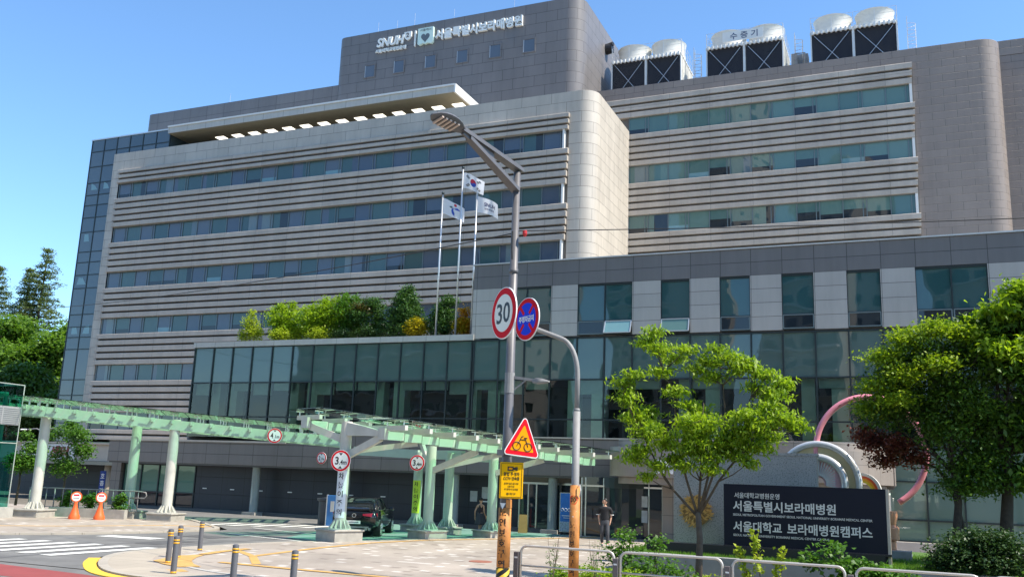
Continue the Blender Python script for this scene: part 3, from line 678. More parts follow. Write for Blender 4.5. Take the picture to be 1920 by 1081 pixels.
for k in range(10): b = MB(); b.box(-39.8 + k * 2.1, -39.5 + k * 2.1, 45.57, 45.6, 1.27, 1.33); hb(b, 'wall_plate', M['white_paint'])
# doors and revolving door
f = MB()
for x in (-18.7, -18.2, -17.75, -16.9, -16.45, -15.5): f.box(x - .035, x + .035, 45.3, 45.42, 0, 2.35)
f.box(-18.7, -15.5, 45.31, 45.42, 2.3, 2.4); f.box(-18.7, -15.5, 45.31, 45.42, 0, .06)
dr = hb(f, 'sliding_door', M['steel'])
g = MB(); xs2 = (-18.7, -18.2, -17.75, -16.9, -16.45, -15.5)
for k in range(5): g.face([(xs2[k], 45.36, 0), (xs2[k + 1], 45.36, 0), (xs2[k + 1], 45.36, 2.35), (xs2[k], 45.36, 2.35)])
sub(g, 'pane', dr, M['dark_glass'])
b = MB(); b.box(-18.75, -14.8, 45.4, 45.6, 2.36, 2.7); b.box(-15.4, -14.6, 45.3, 45.6, 0, 2.7); hb(b, 'door_header', M['fascia'])
f = MB()
for x in (-14.5, -14.3, -13.4, -12.7, -12.0, -11.2, -10.55): f.tube([(x, 43.0, 0), (x, 43.0, 2.72)], .035, 8)
f.box(-14.5, -10.5, 42.95, 43.05, 2.3, 2.38)
rv = hb(f, 'revolving_door', M['steel'])
g = MB(); g.lathe([(1.3, 0), (1.3, 2.3)], (-12.4, 43.9, 0), 24); g.face([(-14.5, 43.02, 0), (-10.5, 43.02, 0), (-10.5, 43.02, 2.75), (-14.5, 43.02, 2.75)])
sub(g, 'pane', rv, M['dark_glass'])
b = MB(); b.lathe([(1.36, 2.26), (1.36, 2.74)], (-12.4, 43.9, 0), 24); sub(b, 'drum_band', rv, M['mull'])
for z0, z1 in ((1.45, 1.95), (.75, 1.3)):
    b = MB(); b.box(-12.0, -11.25, 42.94, 42.96, z0, z1); sub(b, 'door_poster', rv, mat('pale door poster', (.42, .46, .50), .6, var=.2, scale=5))
b = MB(); b.tube([(-11.75, 42.92, 1.70), (-11.75, 42.935, 1.70)], .12, 16); sub(b, 'poster_mark', rv, M['black'])
b = MB(); b.box(-14.9, -9.6, 45.3, 45.5, 0, 2.74); hb(b, 'lobby_wall', M['wood'])
b = MB(); b.box(-10.5, -9.7, 42.7, 45.3, 0, 2.75); hb(b, 'entrance_pier', M['ebox'])
# curved entrance box
bow = [(-12.95, 45.0), (-12.95, 43.6)] + arc_pts(-11.35, 42.3, 1.5, 190, 270, 6)[1:] + arc_pts(-3.3, 42.7, 1.9, -90, -20, 8) + [(-.72, 43.6), (-.5, 45.0)]
bow2 = [(p[0] * 1.0 + (.35 if p[0] < -6 else -.25), p[1] + .22) for p in bow]
b = MB(); b.loft([[(p[0], p[1], z) for p in bow] for z in (2.82, 4.15)]); b.loft([[(p[0], p[1], z) for p in bow2] for z in (4.15, 4.5)]); b.loft([[(p[0], p[1], z) for p in bow2] for z in (2.5, 2.82)])
eb = hb(b, 'entrance_box', M['ebox'], auto=25)
b = MB(); put_text('t', 'SNUH', mat('white sign letters', (.78, .78, .78), .4), None, 2.0, .62, (-9.4, 40.74, 3.28), bold=.02, depth=.06, mb=b, shear=.1); sub(b, 'sign_letters', eb)
b = MB(); b.box(-7.5, -6.9, 40.7, 40.78, 3.05, 3.25); b.use(mat('blue plate', (.10, .25, .5), .5)); sub(b, 'sign_plate', eb, mat('violet sign plate', (.16, .14, .32), .5))
# kerb ledge at the right glass foot
b = MB(); b.box(-.9, XR, 44.5, 45.1, 0, .45); hb(b, 'plinth', mat('pale granite plinth', (.45, .41, .38), .6))
# low cream block with its column at the far left
b = MB(); b.box(-64, -51.6, 50.0, 60.1, 2.72, 3.9); b.box(-64, -51.4, 49.8, 60.1, 3.9, 4.0); hb(b, 'annex_slab', M['cream'])
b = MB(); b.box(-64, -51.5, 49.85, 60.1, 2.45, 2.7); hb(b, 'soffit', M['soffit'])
b = MB(); b.lathe([(.26, 0), (.26, 2.46)], (-52.9, 50.6, 0), 16); hb(b, 'column', M['cream'], smooth=True)
b = MB(); b.box(-66, -47.2, 53.5, 53.7, 0, 2.5); hb(b, 'annex_wall', M['darkwall'])
b = MB(); b.box(-61, -55.6, 49.88, 49.99, 2.76, 3.86); hb(b, 'annex_sign_board', M['white_paint'])
b = MB(); put_text('t', '센터', mat('red sign letters', (.33, .06, .06), .5), None, 1.8, .85, (-57.1, 49.86, 3.3), bold=.03, depth=.05, mb=b); hb(b, 'annex_sign_letters')
b = MB(); b.box(-66.9, -47.5, 60.44, 60.6, 0, 4.6); hb(b, 'base_glazing', M['lw_green'])

# --- rooftop sign on the tower
T = thing('rooftop_sign', 'white raised hospital lettering and heart emblem near the top of the grey tower', 'sign', (-35.8, 66.4, 40.9))
W_ = mat('white channel letters', (.80, .82, .80), .4, var=.02)
def tsx(x): return x + 35.8
put_text('letters', 'SNUH', W_, T, 2.85, .86, (tsx(-41.5), -.12, .17), bold=.035, depth=.2, shear=.18)
put_text('letters', '서울대학교병원운영', W_, T, 3.2, .36, (tsx(-41.45), -.12, -.63), bold=.03, depth=.16)
put_text('letters', '서울특별시보라매병원', W_, T, 8.4, .98, (tsx(-32.7), -.12, -.02), bold=.035, depth=.22)
b = MB(); b.loft([[(tsx(-38.95) - .06, y, -.74), (tsx(-38.95) + .06, y, -.74), (tsx(-38.95) + .06, y, .78), (tsx(-38.95) - .06, y, .78)] for y in (-.2, -.02)]); b.build('divider_bar', W_, T)
b = MB(); sh = [(-.36, .38), (.36, .38), (.36, -.1), (.2, -.34), (0, -.46), (-.2, -.34), (-.36, -.1)]
b.loft([[(tsx(-39.72) + p[0], y, .42 + p[1]) for p in sh] for y in (-.18, -.02)]); sd = b.build('shield', W_, T)
b = MB(); put_text('t', '2', M['grey_tower'], None, .3, .45, (tsx(-39.72), -.2, .46), bold=.03, depth=.02, mb=b); b.build('shield_mark', None, sd)
sq = [(-.78, .82), (.76, .82), (.80, -.62), (.62, -.78), (.25, -.66), (0, -.74), (-.25, -.66), (-.62, -.8), (-.78, -.66)]
b = MB(); b.loft([[(tsx(-37.85) + p[0], y, .02 + p[1]) for p in sq] for y in (-.26, -.02)]); em = b.build('emblem', mat('pale mint emblem', (.62, .78, .72), .4, var=.02), T)
b = MB(); hp = []
for k in range(40):
    t = 2 * math.pi * k / 40; hp.append((.034 * 16 * math.sin(t) ** 3, .034 * (13 * math.cos(t) - 5 * math.cos(2 * t) - 2 * math.cos(3 * t) - math.cos(4 * t)) - .12))
b.face([(tsx(-37.85) + p[0] * .8, -.27, p[1] * .9) for p in hp]); b.build('heart', mat('slate heart', (.12, .15, .17), .5), em)
b = MB(); put_text('t', '서울케어', mat('slate emblem letters', (.2, .26, .26), .5), None, 1.15, .26, (tsx(-37.85), -.27, .63), bold=.02, depth=.01, mb=b); b.build('emblem_letters', None, em)
# ---------------- cooling towers on the right wing ----------------
M['ct_white'] = mat('ivory cooling tower panel', (.66, .65, .60), .5, var=.05)
M['ct_louvre'] = mat('black louvre fill', (.022, .026, .036), .5, var=.1, scale=8)
def cooling_tower(x0, x1, label, banner=False):
    w = x1 - x0; t = thing('cooling_tower', label, 'cooling tower', ((x0 + x1) / 2, 74.0, 35.0), 0, 'cooling towers on the roof')
    h = w / 2; zt = 3.5
    b = MB(); b.box(-h, h, -1.9, 2.6, -.4, zt); b.box(-h - .05, h + .05, -2.05, 2.7, zt, zt + .12)
    for k in range(7): b.box(h, h + .05, -1.6 + k * .62, -1.5 + k * .62, 0, zt)
    b.build('casing', M['ct_white'], t)
    b = MB()
    for k in range(18): b.box(-h + .1 + k * (w - .2) / 17.5, -h + .25 + k * (w - .2) / 17.5, -2.2, -2.0, zt - .12, zt + .22)
    b.box(-h, h, -2.0, -1.9, zt + .05, zt + .2)
    b.build('eave', M['white_paint'], t)
    for s in (-1, 1):
        b = MB(); cx = s * h / 2
        lo, hi = (-h + .08, -.12) if s < 0 else (.12, h - .08)
        for k in range(40): z = k * zt / 40; b.face([(lo, -1.96, z), (hi, -1.96, z), (hi, -1.93, z + zt / 40), (lo, -1.93, z + zt / 40)])
        lv = b.build('louvre', M['ct_louvre'], t)
        b = MB(); b.bar((lo + .2, -2.02, .1), (hi - .2, -2.02, zt - .2), .035, .035, up=(0, 1, 0)); b.bar((lo + .2, -2.04, zt - .2), (hi - .2, -2.04, .1), .035, .035, up=(0, 1, 0)); b.build('cross_brace', M['alu'], lv)
        b = MB(); rr = 1.43
        b.lathe([(rr + .1, 0), (rr + .02, .2), (rr - .03, 1.0), (rr + .02, 1.6), (rr + .1, 1.75), (rr + .0, 1.75), (rr - .2, .9)], (cx, .1, zt + .12), 28)
        fs = b.build('fan_stack', M['ct_white'], t, smooth=False, auto=40)
        b = MB()
        for k in range(14):
            a = 2 * math.pi * k / 14; b.bar((cx + (rr + .02) * math.cos(a), .1 + (rr + .02) * math.sin(a), zt + .12), (cx + (rr + .02) * math.cos(a), .1 + (rr + .02) * math.sin(a), zt + 1.84), .06, .05)
        b.build('rib', M['ct_white'], fs)
    for xa, xb, q in ((-.09, .09, .02), (-h - .02, -h + .08, 0), (h - .08, h + .02, 0)): b = MB(); b.box(xa, xb, -2.05 - q, -1.9, -.3, zt + q); b.build('post', M['white_paint'], t)
    b = MB()
    for x, y in [(-h + k * w / 4, -1.95) for k in range(5)] + [(h + .02, -1.9 + k * 1.1) for k in range(5)] + [(-h, -1.9 + k * 1.1) for k in range(5)]:
        b.tube([(x, y, zt), (x, y, zt + 1.45)], .02, 5)
    for z in (.55, 1.0, 1.45):
        b.tube([(-h, 2.5, zt + z), (-h, -1.95, zt + z), (h, -1.95, zt + z), (h, 2.5, zt + z)], .014, 5)
    b.build('railing', M['alu'], t)
    b = MB()
    for s in (0, .5): b.tube([(h + .75, -.4 + s, -.2), (h + .75, -.4 + s, zt + 1.2)], .03, 5)
    for k in range(14): b.tube([(h + .75, -.4, k * .33), (h + .75, .1, k * .33)], .02, 4)
    for k in range(5):
        z = 1.6 + k * .6; pts = [(h + .75 + .65 * math.sin(a), -.15 + .4 * math.cos(a), z) for a in [math.pi * i / 8 for i in range(9)]]; b.tube(pts, .02, 4)
    for j in (3, 5): b.tube([(h + .75 + .65 * math.sin(math.pi * j / 8), -.15 + .4 * math.cos(math.pi * j / 8), z) for z in (1.6, 4.0)], .02, 4)
    b.build('ladder_cage', M['alu'], t)
    if banner:
        b = MB(); b.box(-1.75, 1.55, -2.1, -2.07, zt + .42, zt + 1.3); bo = b.build('banner', M['white_paint'], t)
        put_text('banner_letters', '수 증 기', mat('navy letters', (.04, .07, .16), .5), bo, 2.25, .6, (0.0, -2.11, zt + .86), bold=.01, depth=.01)
    return t
cooling_tower(-22.3, -16.15, 'cooling tower with twin fan drums standing right beside the tower block')
cooling_tower(-14.0, -7.75, 'cooling tower carrying a white three letter banner before its fan drums', True)
cooling_tower(-5.6, .85, 'plain cooling tower without a banner, farthest from the tower block')
b = MB()
b.box(-6.9, -6.0, 74, 75, 34.9, 37.9); b.box(-7.2, -6.8, 73.5, 73.9, 34.9, 37.7); b.tube([(-7.2, 73.2, 35), (-7.2, 73.2, 37.6), (-6.2, 73.2, 37.6), (-6.2, 73.2, 35)], .08, 6)
tag(b.build('rooftop_unit', mat('grey plant steel', (.32, .33, .34), .5)), 'small grey plant unit on the roof between the banner cooling tower and the plain one', 'plant unit')

# ---------------- canopies ----------------
M['cgreen'] = mat('pale green painted steel', (.40, .52, .41), .45, var=.05)
M['ccream'] = mat('ivory painted steel', (.52, .51, .45), .5, var=.12, scale=2)
M['plinthc'] = mat('weathered granite plinth', (.36, .34, .30), .7, var=.2, scale=3, bump=.15)

def column(t, x, y, ztop, zb, r=.225, green=False, rz=.37):
    b = MB(); b.lathe([(r, zb), (r * .98, ztop), (0, ztop)], (x, y, 0), 24); c = b.build('column', M['cgreen'] if green else M['ccream'], t, auto=40)
    b = MB(); b.lathe([(r + .22, zb), (r + .22, zb + .03), (r, zb + .03)], (x, y, 0), 24)
    for k in range(12):
        a = 2 * math.pi * k / 12 + .1; ca, sa = math.cos(a), math.sin(a); n = (-sa * .012, ca * .012)
        p = [(r - .01, zb + .03), (r + .2, zb + .03), (r + .2, zb + .07), (r + .02, zb + .34), (r - .01, zb + .34)]
        b.loft([[(x + q[0] * ca + s * n[0], y + q[0] * sa + s * n[1], q[1]) for q in p] for s in (-1, 1)])
    b.build('base_fin', M['cgreen'] if green else M['ccream'], c)
    return c
def plinth(t, x, y, sx, sy, h, rz, z0=-.12):
    b = MB(); b.obox((x, y, z0 + (h - z0) / 2 - .035), (sx, sy, h - z0 - .07), rz); b.obox((x, y, h - .035), (sx + .1, sy + .1, .07), rz, .015)
    return b.build('plinth', M['plinthc'], t)

def glass_strip(t, A, B, half, n, lift0, lift1, side, tilt=.12):
    """row of glass sheets along A->B on point fittings"""
    A, B = Vector(A), Vector(B); d = B - A; dn = d.normalized(); sd = Vector((dn.y, -dn.x, 0)).normalized()
    g = MB(); ft = MB()
    for k in range(n):
        p = A + d * (k + .03) / n; q = A + d * (k + .97) / n
        for (h0, h1) in ((-half, -.02), (.02, half)):
            def Q(c, h): return c + sd * h + Vector((0, 0, lift0 + abs(h) * tilt))
            c4 = [Q(p, h0), Q(p, h1), Q(q, h1), Q(q, h0)]
            g.loft([c4, [v + Vector((0, 0, .025)) for v in c4]])
            for hh in (h0 + .25 * (1 if h0 < 0 else 1), (h0 + h1) / 2, h1 - .2):
                c = Q((p + q) / 2, hh); ft.tube([c - Vector((0, 0, lift0 * .8 + abs(hh) * tilt)), c], .028, 6); ft.tube([c + dn * .14 + Vector((0, 0, .03)), c - dn * .14 + Vector((0, 0, .03))], .022, 5)
    g.build('roof_glass', M['canopy_glass'], t); ft.build('glass_fitting', M['steel'], t)

# canopy across the drive: descends from the left column towards the entrance
C1 = thing('drive_canopy', 'long pale green steel and glass canopy crossing the drive from the green glass booth', 'canopy', (-34, 35, 0))
def loc1(p): return (p[0] + 34, p[1] - 35, p[2])
near = [(-38.9, 30.05, 4.66), (-37.0, 31.2, 4.55), (-32.85, 34.3, 4.24), (-28.3, 37.4, 3.92), (-25.4, 39.2, 3.74)]
def offs(pts, o):
    out = []
    for i, p in enumerate(pts):
        a, c = pts[max(i - 1, 0)], pts[min(i + 1, len(pts) - 1)]; d = Vector((c[0] - a[0], c[1] - a[1], 0)).normalized(); out.append((p[0] - d.y * o, p[1] + d.x * o, p[2]))
    return out
for o_, nm in ((.32, 'edge_beam'), (2.9, 'edge_beam')):
    pts = offs(near, o_); b = MB()
    for i in range(len(pts) - 1): b.bar(loc1((pts[i][0], pts[i][1], pts[i][2] + .27)), loc1((pts[i + 1][0], pts[i + 1][1], pts[i + 1][2] + .27)), .26, .46 + .004 * (i % 2))
    b.build(nm, M['cgreen'], C1)
b = MB(); p2 = offs(near, 2.9)
for i in range(len(near) - 1):
    for k in range(6):
        f = (k + .5) / 6; a = [near[i][j] + (near[i + 1][j] - near[i][j]) * f for j in range(3)]; c = [p2[i][j] + (p2[i + 1][j] - p2[i][j]) * f for j in range(3)]
        b.bar(loc1((a[0], a[1], a[2] + .42)), loc1((c[0], c[1], c[2] + .42)), .1, .2)
b.build('cross_beam', M['cgreen'], C1)
g = MB(); ft = MB(); na = offs(near, -.75); nb = offs(near, 1.3); nc = offs(near, 3.4)
for i in range(len(near) - 1):
    for k in range(5):
        L_ = lambda P, f: Vector([P[i][j] + (P[i + 1][j] - P[i][j]) * f for j in range(3)])
        f0, f1 = (k + .02) / 5, (k + .98) / 5
        for (P, Q, za, zb2) in ((na, nb, .86, .74), (nb, nc, .74, .86)):
            c4 = [Vector(loc1(L_(P, f0))) + Vector((0, 0, za)), Vector(loc1(L_(P, f1))) + Vector((0, 0, za)), Vector(loc1(L_(Q, f1))) + Vector((0, 0, zb2)), Vector(loc1(L_(Q, f0))) + Vector((0, 0, zb2))]
            g.loft([c4, [v + Vector((0, 0, .025)) for v in c4]])
        for o2 in (-.1, 1.2, 2.5):
            ft = MB(); pt = offs(near, o2); c = Vector(loc1(L_(pt, (f0 + f1) / 2))); ft.tube([c + Vector((0, 0, .5)), c + Vector((0, 0, .8))], .03, 6); ft.tube([c + Vector((-.15, -.1, .78)), c + Vector((.15, .1, .78))], .025, 5); ft.build('glass_fitting', M['steel'], C1)
g.build('roof_glass', M['canopy_glass'], C1)
for (x, y, zt, gr, px, py) in ((-37.6, 31.86, 5.05, False, 1.25, 1.35), (-35.1, 35.1, 4.4, True, 1.25, 1.3), (-32.6, 35.0, 4.75, False, 1.25, 1.3)):
    plinth(C1, x + 34, y - 35, px, py, .36, R(14)); column(C1, x + 34, y - 35, zt, .36, .235, gr)

# canopy running back to the entrance
C2 = thing('entrance_canopy', 'ivory steel canopy with stepped glass roof sloping down to the entrance', 'canopy', (-18.4, 34.8, 0))
dv = Vector((4.5, 11.1, 0)).normalized(); pv = Vector((dv.y, -dv.x, 0))
def C2p(s, o, z): return Vector((-19.9 + 18.4, 30.5 - 34.8, 0)) + dv * s + pv * o + Vector((0, 0, z))
zq = lambda s, o: 3.80 - .047 * (s - .3) + (2.0 - o) * .10        # underside of the girders: falls along the canopy, rises to its left
def girder(o, s0, s1, m=M['cgreen']):
    n = int((s1 - s0) / .85); b = MB()
    for k in range(n):
        a, c = s0 + (s1 - s0) * k / n, s0 + (s1 - s0) * (k + 1) / n; z = zq((a + c) / 2, o)
        b.bar(C2p(a + .015, o, z + .15), C2p(c - .015, o, z + .15), .26, .30)
    return b.build('girder', m, C2)
girder(2.0, .3, 12.4); girder(-1.5, -.8, 9.5)
for o, s in ((2.0, .24), (-1.5, -.9)): b = MB(); b.bar(C2p(s - .08, o, zq(s, o) + .18), C2p(s + .08, o, zq(s, o) + .18), .42, .42); b.build('girder_end', M['ccream'], C2)
for k in range(11):
    for o0, o1, oc, so in ((.8, 3.25, 2.0, .3), (-2.3, -.7, -1.5, -.8)):
        s = so + .05 + k * 1.18
        if o0 < 0 and s > 9: continue
        b = MB(); b.bar(C2p(s, o0, zq(s, oc) + .40), C2p(s, o1, zq(s, oc) + .40), .14, .18); b.build('purlin', M['ccream'], C2)
        for o in ((1.0, 2.1, 3.1) if o0 > 0 else (-2.2, -.85)):
            ft = MB(); ft.tube([C2p(s, o, zq(s, oc) + .48), C2p(s, o, zq(s, oc) + .66)], .026, 6); ft.tube([C2p(s - .18, o, zq(s, oc) + .63), C2p(s + .18, o, zq(s, oc) + .63)], .022, 5); ft.build('glass_fitting', M['steel'], C2)
b = MB(); w_ = lambda p, w, h: [Vector(p) + Vector((0, 0, q)) + dv * r for q, r in ((-h / 2, -w / 2), (-h / 2, w / 2), (h / 2, w / 2), (h / 2, -w / 2))]
b.loft([w_(C2p(0, 0, 4.18), .3, .52), w_(C2p(.15, 1.0, 4.10), .28, .36), w_(C2p(.28, 1.85, 4.0), .26, .22)]); b.build('cantilever', M['ccream'], C2)
for a, c, w, h in (((0, .15, 3.15), (.28, 1.85, zq(.3, 2) + .05), .16, .26), ((0, -.1, 3.75), (-.75, -1.4, zq(-.8, -1.5) + .05), .16, .26), ((0, .1, 3.3), (2.0, 1.9, zq(2, 2)), .14, .2),
                   ((4.54, -.1, 2.75), (5.2, 1.85, zq(5.2, 2)), .16, .24), ((4.54, -.1, 2.8), (6.6, 1.85, zq(6.6, 2)), .13, .2), ((8.0, .1, 2.75), (9.2, 1.85, zq(9.2, 2)), .15, .24), ((4.54, -.3, 2.9), (4.9, -1.4, zq(5, -1.5)), .14, .22)):
    b = MB(); b.bar(C2p(*a), C2p(*c), w, h); b.build('brace', M['ccream'], C2)
def strip_glass(oA, oB, s0, s1, oc, n):
    g = MB()
    for k in range(n):
        a, c = s0 + (s1 - s0) * (k + .02) / n, s0 + (s1 - s0) * (k + .98) / n
        c4 = [C2p(a, oA, zq(a, oc) + .66), C2p(a, oB, zq(a, oc) + .68), C2p(c, oB, zq(c, oc) + .68), C2p(c, oA, zq(c, oc) + .66)]; g.loft([c4, [v + Vector((0, 0, .03)) for v in c4]])
    g.build('roof_glass', M['canopy_glass'], C2)
strip_glass(.7, 3.3, .0, 12.7, 2.0, 10); strip_glass(-2.5, -.1, -1.2, 9.6, -1.5, 8)
rzc = math.atan2(dv.y, dv.x)
for (x, y, zt, gr, w, h) in ((-19.9, 30.5, 4.46, False, 1.25, .44), (-18.43, 34.8, 3.75, True, 1.15, .34), (-21.3, 39.0, 3.6, True, 1.0, .3), (-19.35, 38.4, 3.6, True, .95, .3), (-16.95, 37.95, 3.5, True, 1.15, .3)):
    plinth(C2, x + 18.4, y - 34.8, w, w, h, rzc); column(C2, x + 18.4, y - 34.8, zt, h, .215, gr)
b = MB(); b.bar((-3.6, 4.6, 3.5), (-.3, 3.6, 3.5), .3, .4); b.bar((-2.9, 4.2, 3.5), (-6.6, 4.4, 3.6), .3, .4); b.bar((-.95, 3.6, 3.4), (1.45, 3.2, 3.35), .22, .3); b.build('tie_beam', M['cgreen'], C2)

# ---------------- round signs and notices ----------------
M['sg_white'] = mat('white sign face', (.84, .83, .80), .4, var=.02)
M['sg_red'] = mat('red sign border', (.70, .006, .018), .7, ior=1.25, var=.02)
M['sg_blue'] = mat('blue sign face', (.012, .055, .70), .7, ior=1.25, var=.02)
M['sg_black'] = mat('black lettering', (.012, .012, .014), .5, var=0)
M['sg_yellow'] = mat('amber sign face', (.86, .33, .0), .7, ior=1.25, var=.03)
M['galv'] = mat('galvanised steel', (.25, .245, .24), .6, metal=.0, var=.08, scale=8)
def facing(nx, ny): return math.atan2(ny, nx) + math.pi / 2      # turn that points a -Y facing sign along (nx, ny)
def round_sign(name, label, cat, loc, rz, r, ring=.16, face=None):
    t = thing(name, label, cat, loc, rz)
    b = MB(); b.disc((0, .03, 0), r, (0, -1, 0), .026, 40); b.build('backplate', M['sg_white'], t)
    b = MB(); b.disc((0, .004, 0), r * .965, (0, -1, 0), .006, 40); b.build('red_border', M['sg_red'], t)
    b = MB(); b.disc((0, -.002, 0), r * (1 - ring * 1.45), (0, -1, 0), .004, 40); b.build('sign_face', face or M['sg_white'], t)
    return t
def height_sign(s, label, loc, rz, r):
    t = round_sign('height_limit_sign', label, 'road sign', loc, rz, r, .15)
    n, d = s
    put_text('digits', n, M['sg_black'], t, r * .36, r * .74, (-r * .36, -.008, 0), bold=.02, depth=.004); put_text('digits', d, M['sg_black'], t, r * .74, r * .44, (r * .26, -.008, -r * .13), bold=.02, depth=.004)
    b = MB()
    for s_ in (1, -1): b.face([(-.2 * r, -.007, s_ * r * .72), (.2 * r, -.007, s_ * r * .72), (0, -.007, s_ * r * .48)][::s_])
    b.build('arrow', M['sg_black'], t)
    return t
height_sign(('4', '.1m'), 'round height limit sign reading 4.1m on the long green canopy beam', (-28.3, 37.1, 4.17), facing(.5, -.87), .36)
height_sign(('2', '.7m'), 'round height limit sign reading 2.7m on the brown fascia', (-30.45, 44.3, 3.29), 0, .33)
height_sign(('3', '.4m'), 'large 3.4m height limit sign on the nearest ivory column, above a white banner', (-19.78, 30.05, 2.96), R(10), .40)
height_sign(('3', '.4m'), 'smaller 3.4m height limit sign on the rear column, above a lime banner', (-21.15, 38.55, 3.1), R(10), .37)
def vbanner(label, loc, rz, w, h, m, r):
    t = thing('column_banner', label, 'banner', loc, rz); b = MB(); n = 10
    th = w / r; a = [(r * math.sin(-th / 2 + th * k / n), -r * math.cos(-th / 2 + th * k / n)) for k in range(n + 1)]
    b.loft([[(p[0], p[1], z) for p in a + [(q[0] * .985, q[1] * .985) for q in reversed(a)]] for z in (-h / 2, h / 2)]); b.build('sheet', m, t)
    for k, ch in enumerate('차높이주의'): put_text('letter', ch, M['sg_black'], t, w * .46, h * .135, (0, 0, h * (.385 - .19 * k)), bold=.012, depth=.006, bend=r + .004)
vbanner('white vertical banner with black letters wrapped round the nearest ivory column', (-19.9, 30.5, 1.72), R(12), .46, 1.75, mat('white banner', (.66, .70, .74), .6, var=.02), .225)
vbanner('lime vertical banner with black letters wrapped round the rear green column', (-21.3, 39.0, 1.55), R(12), .44, 1.5, mat('lime banner', (.55, .72, .05), .6, var=.02), .225)

# ---------------- lamp pole, sign pole and their signs ----------------
M['pole_grey'] = mat('dusty grey pole paint', (.135, .13, .135), .45, metal=.2, var=.1, scale=4)
M['orange'] = mat('faded orange sleeve', (.50, .20, .05), .65, var=.3, scale=7)
M['yell_sleeve'] = mat('yellow hazard stripe', (.6, .38, .03), .6)
def spiral(mb, r, z0, z1, n=4):
    pass
LP = thing('street_lamp', 'tall grey street lamp with a slanting arm and flat oval head', 'street lamp', (-8.0, 18.6, 0))
def L_(p): return p
b = MB(); b.tube([(0, 0, 0), (0, 0, 2.2), (0, 0, 9.45)], [.12, .115, .08], 20); b.tube([(0, 0, 7.05), (0, 0, 7.15)], .105, 16); b.build('pole', M['pole_grey'], LP, smooth=True)
# arm reaches over the road: two flanges meeting in a point, web between them near the tip
ad = Vector((-.26, -.966, 0)); an = Vector((.966, -.26, 0))
A_ = lambda s, z, o=0: ad * s + an * o + Vector((0, 0, z))
b = MB()
b.loft([[A_(s, z + .09, -w), A_(s, z + .09, w), A_(s, z, w), A_(s, z, -w)] for s, z, w in ((-.1, 9.47, .115), (1.0, 9.64, .105), (2.0, 9.80, .085))])
b.loft([[A_(s, z + .09, -w), A_(s, z + .09, w), A_(s, z, w), A_(s, z, -w)] for s, z, w in ((.02, 8.96, .115), (.9, 9.33, .10), (1.75, 9.68, .08))])
b.loft([[A_(s, z0, o), A_(s, z1, o), A_(s, z1, o + .07), A_(s, z0, o + .07)] for s, z0, z1, o in ((.9, 9.38, 9.66, -.035), (1.95, 9.74, 9.83, -.035))])
b.build('arm', M['pole_grey'], LP)
b = MB(); rings = []
for k in range(9):
    f = k / 8; s = 1.88 + f * 1.06; w = [.06, .12, .17, .20, .212, .212, .195, .15, .035][k]; h = [.05, .07, .085, .095, .10, .095, .08, .06, .02][k]; z = 9.82 + .05 * math.sin(f * 2.6)
    rl = lambda q: z - q * .28
    rings.append([A_(s, rl(-w * q1) + h * q2, w * q1) for q1, q2 in ((-1, 0), (-.8, .6), (-.35, 1), (.35, 1), (.8, .6), (1, 0), (.9, -.35), (-.9, -.35))])
b.loft(rings); hd = b.build('lamp_head', M['pole_grey'], LP, auto=50)
b = MB()
for k in range(5): s = 2.2 + k * .125; b.loft([[A_(s + q, 9.82 + o * .28, o) for q in (0, .055)] + [A_(s + q, 9.785 + o * .28, o) for q in (.055, 0)] for o in (-.14, .14)])
b.build('led_module', mat('led lens', (.55, .42, .34), .3), hd)
b = MB(); b.bar((.1, 0, 4.7), (.62, .05, 4.63), .05, .06); b.bar((.1, 0, 4.42), (.38, .03, 4.64), .03, .03); b.tube([(0, 0, 4.35), (0, 0, 4.8)], .112, 14); br_ = b.build('side_arm', M['galv'], LP)
b = MB(); b.loft([[(x, y * w, 4.6 + h * zz) for y, zz in ((-1, 0), (-.7, 1), (.7, 1), (1, 0), (.8, -.6), (-.8, -.6))] for x, w, h in ((.55, .05, .05), (.66, .1, .08), (.8, .11, .06), (.93, .05, .02))]); b.build('side_lamp', M['galv'], LP, auto=50)
b = MB(); b.box(-.17, -.02, -.16, -.1, 3.0, 3.12); b.box(-.16, .13, -.135, .13, 3.02, 3.1); b.build('sign_clamp', M['galv'], LP)
b = MB(); b.lathe([(.142, .68), (.138, 1.9)], (0, 0, 0), 24); b.lathe([(.145, 1.9), (.139, 2.08)], (0, 0, 0), 24, R(-60), R(100)); b.build('sleeve', M['orange'], LP, smooth=True)
def hazard(parent, r, z0, z1):
    b = MB(); b.lathe([(r, z0), (r, z1)], (0, 0, 0), 24); o = b.build('hazard_band', M['yell_sleeve'], parent, smooth=True)
    n = 40
    for q in range(3):
        b = MB()
        for k in range(n):
            a0, a1 = 2 * math.pi * k / n, 2 * math.pi * (k + 1) / n; zz = lambda a: z0 + ((a / (2 * math.pi) * (z1 - z0)) + q * (z1 - z0) / 3) % (z1 - z0)
            za, zb_ = zz(a0), zz(a0) + (z1 - z0) / 3 / n
            lo, hi = za, min(za + (z1 - z0) / 6, z1); b.face([((r + .003) * math.cos(a0), (r + .003) * math.sin(a0), lo), ((r + .003) * math.cos(a1), (r + .003) * math.sin(a1), lo + .005), ((r + .003) * math.cos(a1), (r + .003) * math.sin(a1), hi + .005), ((r + .003) * math.cos(a0), (r + .003) * math.sin(a0), hi)])
        b.build('hazard_stripe', M['black'], o)
hazard(LP, .143, .05, .66)
def sleeve_text(parent, r, z0, dz, rot, w=.15, h=.16):
    for k, ch in enumerate('노인보호구역'): put_text('sleeve_letter', ch, M['sg_black'], parent, w, h, (0, 0, z0 - dz * k), rot=rot, bold=.015, depth=.004, bend=r + .003)
sleeve_text(LP, .142, 1.82, .215, R(4))
